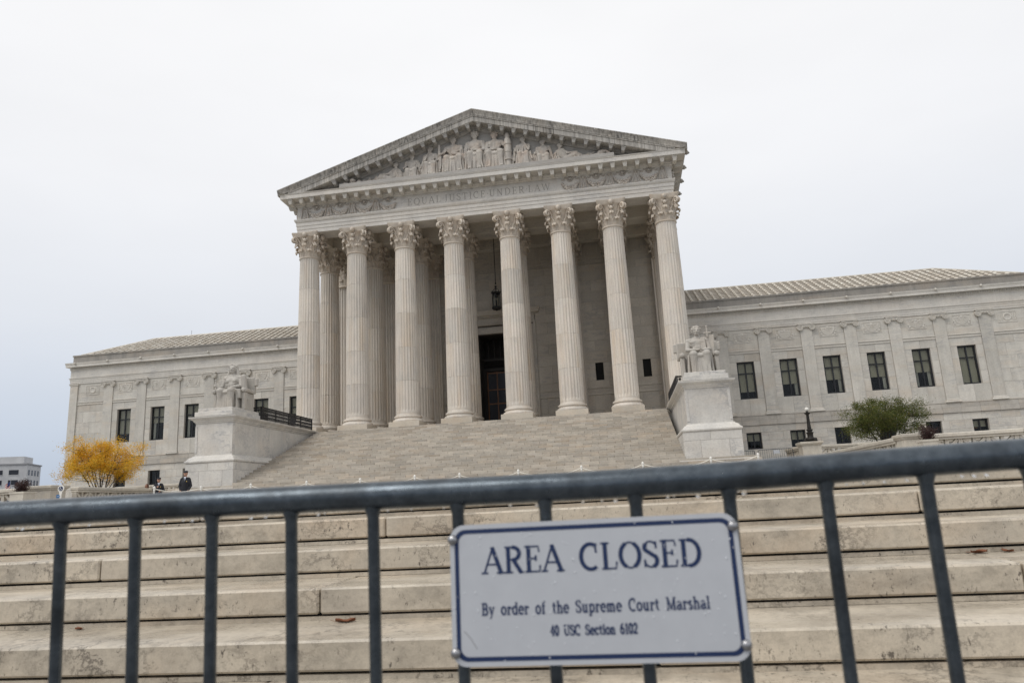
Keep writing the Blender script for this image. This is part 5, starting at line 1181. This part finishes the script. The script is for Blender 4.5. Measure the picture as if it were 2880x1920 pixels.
T = tag(empty('purple_shrub', (-19.3,-18.1,-3.80)), 'small dark purple shrub in the planter at the far left', 'shrub'); shrub(T, 12, .72, .46, m_lp, 2600, .05, 22, .2, .01, .05, 8)
# ================================================================== rope posts before the stair
PX = [(-11.52,-19.5,-3.89),(-10.04,-18.3,-3.93),(-7.65,-18.3,-3.95),(-5.02,-18.3,-3.98),(-2.55,-18.3,-4.0),(-.09,-18.3,-4.0),(1.89,-18.3,-4.02),(4.44,-18.3,-4.02),(7.11,-18.3,-4.01),(9.65,-18.3,-4.01),(12.4,-18.3,-3.96),(14.27,-18.3,-3.92)]
ORD = ['first','second','third','fourth','fifth','sixth','seventh','eighth','ninth','tenth','eleventh','twelfth']
pm = MB().lathe([(.02,0),(.16,0),(.16,.03),(.05,.05),(.04,.10),(.036,.86),(.05,.88),(.05,.90),(.036,.92),(.035,.94),(.05,.97),(.052,1.0),(.04,1.04),(.01,1.065)], 12).mesh('post', 40); fixn(pm)
for i, (x, y, z) in enumerate(PX):
    o = tag(empty('rope_post', (x,y,z-1.065)), f'{ORD[i]} white rope post from the left in front of the main stair', 'post', 'white rope posts across the plaza')
    mk('shaft', pm, m_white, o)
for i, (p, q) in enumerate(zip(PX[:-1], PX[1:])):
    mb = MB(); pts = []
    for j in range(15): t = j/14; pts.append((p[0]+(q[0]-p[0])*t, p[1]+(q[1]-p[1])*t, p[2]-.11+(q[2]-p[2])*t-.26*4*t*(1-t)*min(1,abs(q[0]-p[0])/2.5)))
    mb.tube(pts, .020, 6)
    tag(mb.build('rope', m_rope, None, 60), f'white sagging rope between the {ORD[i]} and {ORD[i+1]} rope posts from the left', 'rope', 'white ropes across the plaza')
# ================================================================== crowd barriers behind the right pedestal
def barrier(loc, rotz, width, label, sign):
    o = tag(empty('steel_barrier', loc, rotz=rotz), label, 'barrier'); H = 1.08; mb = MB(); r_ = .1
    pts = [(0,0,.15)] + [(0,0,H-r_)] + [(r_-r_*math.cos(a),0,H-r_+r_*math.sin(a)) for a in (.4,.8,1.2,1.57)] + [(width-r_+r_*math.sin(a),0,H-r_+r_*math.cos(a)) for a in (0,.4,.8,1.2,1.57)] + [(width,0,.15)]
    mb.tube(pts, .019, 8).tube([(0,0,.22),(width,0,.22)], .016, 8); mb.build('tube_frame', m_steel, o, 60)
    n = int(width/.125)
    bar = MB().tube([(0,0,.22),(0,0,H)], .008, 6).mesh('bar', 60)
    for i in range(1, n): mk('bar', bar, m_steel, o, (width*i/n,0,0))
    for x in (.25, width-.25): MB().tube([(x,-.28,0),(x,-.2,.06),(x,0,.22),(x,.2,.06),(x,.28,0)], .016, 6).build('foot', m_steel, o, 60)
    if sign: MB().cbox(width*.44,width*.62,-.03,-.022,H-.28,H-.06,.002).build('notice_plate', m_sign, o)
barrier((17.3,-1.2,-4.05), 0, 2.1, 'small grey steel barrier with a pale notice, between right pedestal and lamp pier', True)
barrier((15.1,-1.1,-4.05), 0, 2.0, 'small grey steel barrier half hidden behind the right pedestal', False)
# ================================================================== accessibility sign on the left
SG = tag(empty('wayfinding_sign', (-15.64,-20,-5.02)), 'white paddle sign with blue disc and wheelchair symbol at the left', 'sign')
MB().tube([(0,0,0),(0,0,1.15)], .035, 8).box(-.2,.2,-.2,.2,0,.03).build('post', m_white, SG)
mb = MB(); mb.prism([(.155*math.cos(R(22.5+45*i)), 1.24+.155*math.sin(R(22.5+45*i))) for i in range(8)], -.03, .0); mb.prism([(-.075,1.12),(.075,1.12),(.04,.95),(-.04,.95)], -.028, -.002); mb.build('paddle', m_white, SG)
MB().prism([(.105*math.cos(2*math.pi*i/20), 1.24+.105*math.sin(2*math.pi*i/20)) for i in range(20)], -.036, -.0302).build('blue_disc', m_navy, SG)
mb = MB(); mb.ball((-.012,-.038,1.30), (.016,.003,.016), 8, 5)
mb.tube([(-.01,-.039,1.28),(0,-.039,1.23),(.035,-.039,1.23),(.05,-.039,1.18)], .009, 5); mb.tube([(.03+.05*math.cos(a)-.04,-.039,1.205+.05*math.sin(a)) for a in [R(110+i*25) for i in range(9)]], .008, 5); mb.build('wheelchair_symbol', m_white, SG)
MB().box(-.20,-.03,-.02,-.005,.84,.99).build('arrow_plate', m_signblue, SG)
MB().tube([(-.15,-.022,.915),(-.075,-.022,.915)], .008, 4).build('arrow', m_white, SG)

# ================================================================== people
def person(loc, rotz, Ht, label, mats, pose, cap=True, hair=False, coat=None):
    h = Ht/7.5; v = lambda x, y, z: Vector((x*h, y*h, z*h))
    root = tag(empty('person', loc, rotz=rotz), label, 'person')
    arms = pose
    P = [('e', v(0,-.05,6.98), v(.37,.45,.52)), ('e', v(0,-.20,6.70), v(.29,.29,.26)), ('c', v(0,-.46,7.0), v(0,-.54,6.86), .05*h, .08*h), ('c', v(0,.05,6.2), v(0,0,6.65), .21*h),
         ('c', v(-.12,-.4,6.72), v(.12,-.4,6.72), .05*h), ('c', v(-.18,-.36,7.1), v(.18,-.36,7.1), .06*h), ('c', v(0,0,4.1), v(0,.02,5.4), .55*h, .62*h), ('c', v(-.55,.02,5.98), v(.55,.02,5.98), .25*h)]
    J = []; Tt = []; Sh = []
    for s in (-1, 1):
        P.append(('e', v(s*.34,0,6.95), v(.06,.10,.13)))
        e, hd = arms[0 if s < 0 else 1]; E_, H_ = v(s*e[0],e[1],e[2]), v(s*hd[0],hd[1],hd[2])
        P += [('c', v(s*.74,.02,5.85), E_, .20*h, .17*h), ('c', E_, H_, .16*h, .10*h), ('c', v(s*.35,0,3.9), v(s*.36,-.05,2.05), .36*h, .24*h), ('c', v(s*.36,-.05,2.05), v(s*.38,.05,.4), .23*h, .14*h), ('c', v(s*.38,.1,.2), v(s*.44,-.5,.12), .13*h, .11*h)]
        d = (H_-E_).normalized(); sd = d.cross(Vector((s,0,.3))).normalized()
        P.append(('e', H_+d*.15*h, (.13*h,.14*h,.17*h)))
        for k, ln in enumerate((.26,.32,.30,.22)):
            o_ = H_+d*.25*h+sd*(k-1.5)*.075*h; P.append(('c', o_, o_+d*ln*h*.6+Vector((0,-.05*h,-.06*h)), .040*h, .034*h)); P.append(('c', o_+d*ln*h*.6+Vector((0,-.05*h,-.06*h)), o_+d*ln*h+Vector((0,-.1*h,-.14*h)), .034*h, .028*h))
        P.append(('c', H_+d*.08*h+sd*.14*h, H_+d*.25*h+sd*.24*h, .045*h, .035*h))
        J += [('c', v(s*.72,.02,5.88), E_, .27*h, .23*h), ('c', E_, H_-d*.02*h, .22*h, .17*h)]
        Tt += [('c', v(s*.35,0,3.9), v(s*.37,-.05,2.05), .44*h, .33*h), ('c', v(s*.37,-.05,2.05), v(s*.39,.03,.35), .32*h, .26*h)]
        Sh += [('c', v(s*.39,.12,.16), v(s*.46,-.55,.13), .17*h, .15*h)]
    me = sculpt(P, .0115, 1); mk('body', me, mats['skin'], root)
    J += [('c', v(0,.02,3.75), v(0,.02,5.3), .68*h, .74*h), ('c', v(-.55,.02,5.98), v(.55,.02,5.98), .31*h), ('e', v(0,0,5.2), v(.80,.60,.95)), ('e', v(0,.02,3.7), v(.80,.60,.5))]
    if coat: J += [('c', v(0,.02,3.7), v(0,.02,2.2), .70*h, .78*h)]
    mk('jacket', sculpt(J, .022, 2), mats['jacket'], root)
    Tt += [('e', v(0,.02,3.85), v(.70,.52,.5))]
    mk('trousers', sculpt(Tt, .022, 2), mats['trousers'], root); mk('shoes', sculpt(Sh, .016, 1), m_black, root)
    if cap:
        mk('cap', sculpt([('e', v(0,.02,7.36), v(.45,.50,.18)), ('e', v(0,-.02,7.22), v(.42,.49,.17)), ('e', v(0,-.46,7.14), v(.27,.18,.045), (.35,0,0))], .010, 1), mats['jacket'], root)
        MB().add([v(-.16,-.60,6.1),v(.16,-.60,6.1),v(0,-.70,5.45)], [(0,2,1)]).add([v(-.16,-.61,6.12),v(.16,-.61,6.12),v(.2,-.3,6.35),v(-.2,-.3,6.35)], [(0,1,2,3)]).build('shirt_collar', mats['shirt'], root)
        MB().prism([(v(-.03,0,6.1).x, v(0,0,6.1).z), (v(.03,0,6.1).x, v(0,0,6.1).z), (v(.04,0,5.5).x, v(0,0,5.5).z), (v(-.04,0,5.5).x, v(0,0,5.5).z)], -.745*h, -.73*h).build('tie', m_uni, root)
        MB().ball(v(.34,-.66,5.45), (.09*h,.03*h,.11*h), 8, 5).build('badge', m_badge, root)
        for s in (-1, 1): MB().ball(v(s*1.14,-.05,5.45), (.03*h,.11*h,.14*h), 8, 5).build('shoulder_patch', m_fwhite, root)
    if hair:
        mk('hair', sculpt([('e', v(0,.06,7.08), v(.44,.46,.50)), ('c', v(-.3,.1,6.9), v(-.36,.1,6.2), .2*h, .16*h), ('c', v(.3,.1,6.9), v(.36,.1,6.2), .2*h, .16*h), ('c', v(0,.25,6.9), v(0,.28,6.1), .28*h, .24*h)], .013, 1), m_hair, root)
um = dict(skin=m_skin, jacket=m_uni, trousers=m_uni, shirt=m_shirt)
person((-11.68,-16.95,-4.97), R(20), 1.84, 'standing officer in navy uniform and cap before the left pedestal', um, (((1.05,.0,4.6),(.72,-.55,3.75)), ((1.05,.0,4.6),(.72,-.55,3.75))))
person((-14.72,-14.5,-4.96), R(35), 1.74, 'officer in navy uniform and cap with one hand raised, left of the standing officer', um, (((1.05,-.25,4.75),(.35,-.85,5.35)), ((1.1,-.1,4.6),(.4,-.85,4.5))))
person((-19.23,-9.0,-4.98), R(-10), 1.76, 'person with long reddish brown hair mostly hidden behind the left balustrade', dict(skin=m_skin2, jacket=m_coat, trousers=m_black), (((1.1,0,4.6),(1.1,-.3,3.6)), ((1.1,0,4.6),(1.1,-.3,3.6))), cap=False, hair=True, coat=True)
# ================================================================== far background on the left
def far(x, z, Y): k = (Y-CY)/(100-CY); return (CX+(x-CX)*k, CZ+(z-CZ)*k)
kx = lambda x: CX+(x-CX)*1.671; kz = lambda z: CZ+(z-CZ)*1.671
xc = kx(-125.6); zt = kz(8.6)
FB = tag(empty('office_building', (xc,200,-6.6), rotz=.4), 'pale concrete office building far off at the left edge', 'building')
def fb(mb): mb.v = [(p[0]-xc, p[1]-200, p[2]+6.6) for p in mb.v]; return mb
fb(MB().box(-300, xc, 200, 214, -6.6, zt)).build('wall', m_conc, FB); fb(MB().box(-300, kx(-127), 203, 212, zt+.5, kz(10.6))).build('penthouse', m_conc, FB)
fb(MB().box(-300, xc+.3, 199.7, 214.3, zt, zt+.5)).build('roof_coping', m_grey, FB)
for r in range(4):
    for i in range(14):
        x0 = kx(-129.17) - i*5.3; o = empty('window', (0,0,0), FB); za = kz(7.45)-3.75*r
        fb(MB().box(x0,x0+3.2,199.9,200.05,za-1.75,za)).build('pane', m_farglass, o); fb(MB().box(x0-.1,x0+3.3,199.86,199.99,za-2.0,za-1.8)).build('sill', m_conc, o)
    for i in range(4):
        y0 = 201.4+i*3.1; o = empty('window', (0,0,0), FB); za = kz(7.45)-3.75*r
        fb(MB().box(xc-.05,xc+.06,y0,y0+1.5,za-2.0,za)).build('pane', m_farglass, o)
LB = tag(empty('low_building', (-226,245,-6.6)), 'low grey building far off between the office block and the yellow tree', 'building')
MB().box(-8,9,-5,5,0,19.0).build('wall', m_conc, LB); MB().box(-8.2,9.2,-5.2,5.2,19.0,19.5).build('roof', m_conc, LB)
for i in range(3): o = empty('window', (0,0,0), LB); MB().box(-2+3.6*i,-.4+3.6*i,-5.05,-4.9,15.0,16.8).build('pane', m_farglass, o)
T = tag(empty('autumn_tree', (-236,275,-6.6)), 'rusty brown tree far off above the low grey building', 'tree'); shrub(T, 12, 19.5, 6.5, m_lp, 2500, 1.1, 31, .5, .3, 8, 8)
T = tag(empty('hedge', (-31,-9,-4.3)), 'small green hedge behind the purple shrub at far left', 'hedge'); shrub(T, 14, 1.25, 1.1, m_lg, 3000, .08, 33, .1, .1, .1, 8)
# little flag
FG = tag(empty('flag', (-32.1,-5,-4.3)), 'small red and white striped flag on a pole at the far left', 'flag')
MB().tube([(0,0,0),(.0,0,2.2)], .018, 6).build('pole', m_grey, FG)
for i in range(7):
    rows = []
    for j in range(9):
        t = j/8; x = -.02-.42*t; y = .05*math.sin(t*7); z0 = 2.1-.07*i-.42*t; rows.append([(x,y,z0),(x,y,z0-.068)])
    mb = MB(); mb.loft(rows, False); mb.build('stripe', (m_red if i % 2 == 0 else m_fwhite), FG, fix=False)
mb = MB(); mb.loft([[(-.01-.2*j/4, -.01+.05*math.sin(j/4*3.3), 2.11-.2*j/4), (-.01-.2*j/4, -.01+.05*math.sin(j/4*3.3), 1.83-.2*j/4)] for j in range(5)], False); mb.build('canton', m_fblue, FG, fix=False)
# ================================================================== dry leaves on the steps
def dry(x, k, y_off, s, rz, label):
    mb = MB(); rows = []
    for i in range(7):
        t = i/6; wv = .32*math.sin(math.pi*min(1,t*1.02))**.8+.01
        rows.append([((t-.5), u*wv, .10*abs(u)*(1+.4*math.sin(t*9+u))+.10*(t-.5)**2*2) for u in (-1,-.5,0,.5,1)])
    mb.loft(rows, False); k2 = len(mb.v); mb.v += [(p[0],p[1],p[2]+.012) for p in mb.v]; mb.f += [tuple(i+k2 for i in f[::-1]) for f in mb.f]
    mb.tube([(-.5,0,.06),(-.75,.05,.10)], .012, 5)
    mb.v = [(p[0]*s, p[1]*s, p[2]*s) for p in mb.v]
    o = mb.build('dry_leaf', m_dry, None, 60); o.location = (x, NY(k)+y_off, NZ(k)+.002); o.rotation_euler = (0,0,rz); tag(o, label, 'leaf', 'dry leaves on the plaza steps')
dry(7.54, 4, .44, .095, .1, 'curled dry brown leaf on the lowest clear tread, right of centre-left bars')
dry(6.17, 4, .46, .06, 2.6, 'tiny dry brown leaf on the step between the first two bars at left')
dry(10.50, 3, .45, .09, .3, 'yellowish brown dry leaf wedged at a stone joint on the right')
dry(10.63, 3, .46, .07, 1.9, 'dark dry leaf beside the joint on the right-hand steps')
# ================================================================== foreground barrier and sign
DYB = 1.1; BYw = CY+DYB
fpts = [(-1.30,.021),(-.94,.0207),(-.65,.0199),(-.30,.0177),(-.05,.0158),(.15,.0178),(.32,.0225),(.49,.026),(.8,.028),(1.1,.029)]
def fz(s): return float(np.interp(s, [p[0] for p in fpts], [p[1] for p in fpts]))
BR = tag(empty('crowd_barrier', (CX, BYw, -6.453)), 'wet galvanised steel crowd barrier across the foreground', 'barrier')
bz = lambda s: CZ + DYB*fz(s) + 6.453
xs = np.linspace(-1.28*DYB, 1.08*DYB, 40)
MB().tube([(x, 0, bz(x/DYB)) for x in xs], .0212, 24).build('top_rail', m_steel, BR, 60)
LEAN = .045
for i in range(-3, 16):
    s = -.8365+.1212*i; x = s*DYB; zt = bz(s)-.012
    j = random.uniform(-.004,.004)
    MB().tube([(x,0,zt),(x,.0006,zt-.0085),(x,.0012,zt-.013),(x,.002,zt-.02),(x+j,LEAN*.5,zt-.5),(x+j*.5,LEAN,.2)], [.0135,.0128,.0112,.0094,.0093,.0093], 12).build('bar', m_steel, BR, 60)
MB().tube([(xs[0],LEAN,.19),(xs[-1],LEAN,.19)], .018, 12).build('bottom_rail', m_steel, BR, 60)
for x in (xs[0], xs[-1]): MB().tube([(x,0,bz(x/DYB)),(x,.02,.6),(x,LEAN,.19)], .021, 12).build('end_post', m_steel, BR, 60)
for x in (xs[0]+.3, xs[-1]-.3): MB().tube([(x,-.3,.0),(x,-.25,.05),(x,LEAN,.19),(x,.28,.05),(x,.33,0)], .018, 8).build('foot', m_steel, BR, 60)
mb = MB(); rnd = random.Random(4)
for i in range(46):
    x = rnd.uniform(-.98, .56)*DYB; s = x/DYB; r_ = rnd.uniform(.0014,.0034)
    mb.ball((x, rnd.uniform(-.004,.004), bz(s)-.0212-r_*.75), (r_,r_,r_*1.2), 10, 7)
stuff(mb.build('water_drops', m_water, BR, 80))
mb = MB()
for i in range(200):
    x = rnd.uniform(-.98, .56)*DYB; s = x/DYB; a = rnd.uniform(math.pi*.9, math.pi*1.9) ; r_ = rnd.uniform(.0007,.0016)
    mb.ball((x, .0212*math.cos(a), bz(s)+.0212*math.sin(a)), r_, 6, 5)
stuff(mb.build('rain_beads', m_water, BR, 80))
# sign
DS = 1.078
sx0, sx1, sz0, sz1 = -.2435*DS, .1392*DS, -.2083*DS, -.0278*DS
W_, H_ = sx1-sx0, sz1-sz0
SN = tag(empty('closure_sign', (CX+(sx0+sx1)/2, CY+DS, CZ+sz0)), 'white metal sign reading AREA CLOSED bolted to the foreground barrier', 'sign'); SN.rotation_euler = (-.035,0,0)
def rrect(w_, h_, r_, n=7):
    out = []
    for cx_, cz_, a0 in ((w_/2-r_,h_-r_,0),(-w_/2+r_,h_-r_,90),(-w_/2+r_,r_,180),(w_/2-r_,r_,270)):
        out += [(cx_+r_*math.cos(R(a0+90*i/n)), cz_+r_*math.sin(R(a0+90*i/n))) for i in range(n+1)]
    return out
MB().prism(rrect(W_, H_, .021), -.0015, .0015).build('plate', m_sign, SN)
a_ = [(x, z+.0068) for x, z in rrect(W_-.0136, H_-.0136, .016)]; b_ = [(x, z+.0130) for x, z in rrect(W_-.0260, H_-.0260, .012)]
n = len(a_); MB().add([(x,-.0018,z) for x,z in a_]+[(x,-.0018,z) for x,z in b_], [(i,(i+1)%n,n+(i+1)%n,n+i) for i in range(n)]).build('border_line', m_navy, SN)
place_text('letter', 'AREA CLOSED', -.002, H_*.645, -.0016, H_*.178, .0004, .15, .07, W_*.755, m_navy, empty('headline', (0,0,0), SN), track=.06, space=.55)
place_text('letter', 'By order of the Supreme Court Marshal', -.002, H_*.352, -.0016, H_*.080, .0004, .17, .10, W_*.775, m_navy, empty('order_line', (0,0,0), SN), track=.07, space=.62)
place_text('letter', '40 USC Section 6102', -.004, H_*.200, -.0016, H_*.066, .0004, .20, .13, W_*.295, m_navy, empty('code_line', (0,0,0), SN), track=.05, space=.55)
for fx, fz_ in ((.010,.895),(.985,.905),(.012,.095),(.985,.105)):
    MB().lathe([(.0005,0),(.0075,0),(.0072,.003),(.005,.0055),(.0005,.0065)], 14, M=Matrix.Translation((-W_/2+W_*fx,-.0016,H_*fz_)) @ Matrix.Rotation(math.pi/2,4,'X')).build('bolt', m_bolt, SN, 40)
MB().tube([(-W_/2+.018,-.0017,.048),(-W_/2+.028,-.0017,.037),(-W_/2+.036,-.0017,.024)], .0006, 4).build('scratch', m_grey, SN)
mb = MB()
for i in range(150):
    r_ = rnd.uniform(.0005,.0014); mb.ball((rnd.uniform(-W_/2+.004,W_/2-.004), -.0016, rnd.uniform(.004,H_-.004)), (r_,r_*.6,r_*1.1), 7, 5)
stuff(mb.build('rain_beads', m_bead, SN, 80))
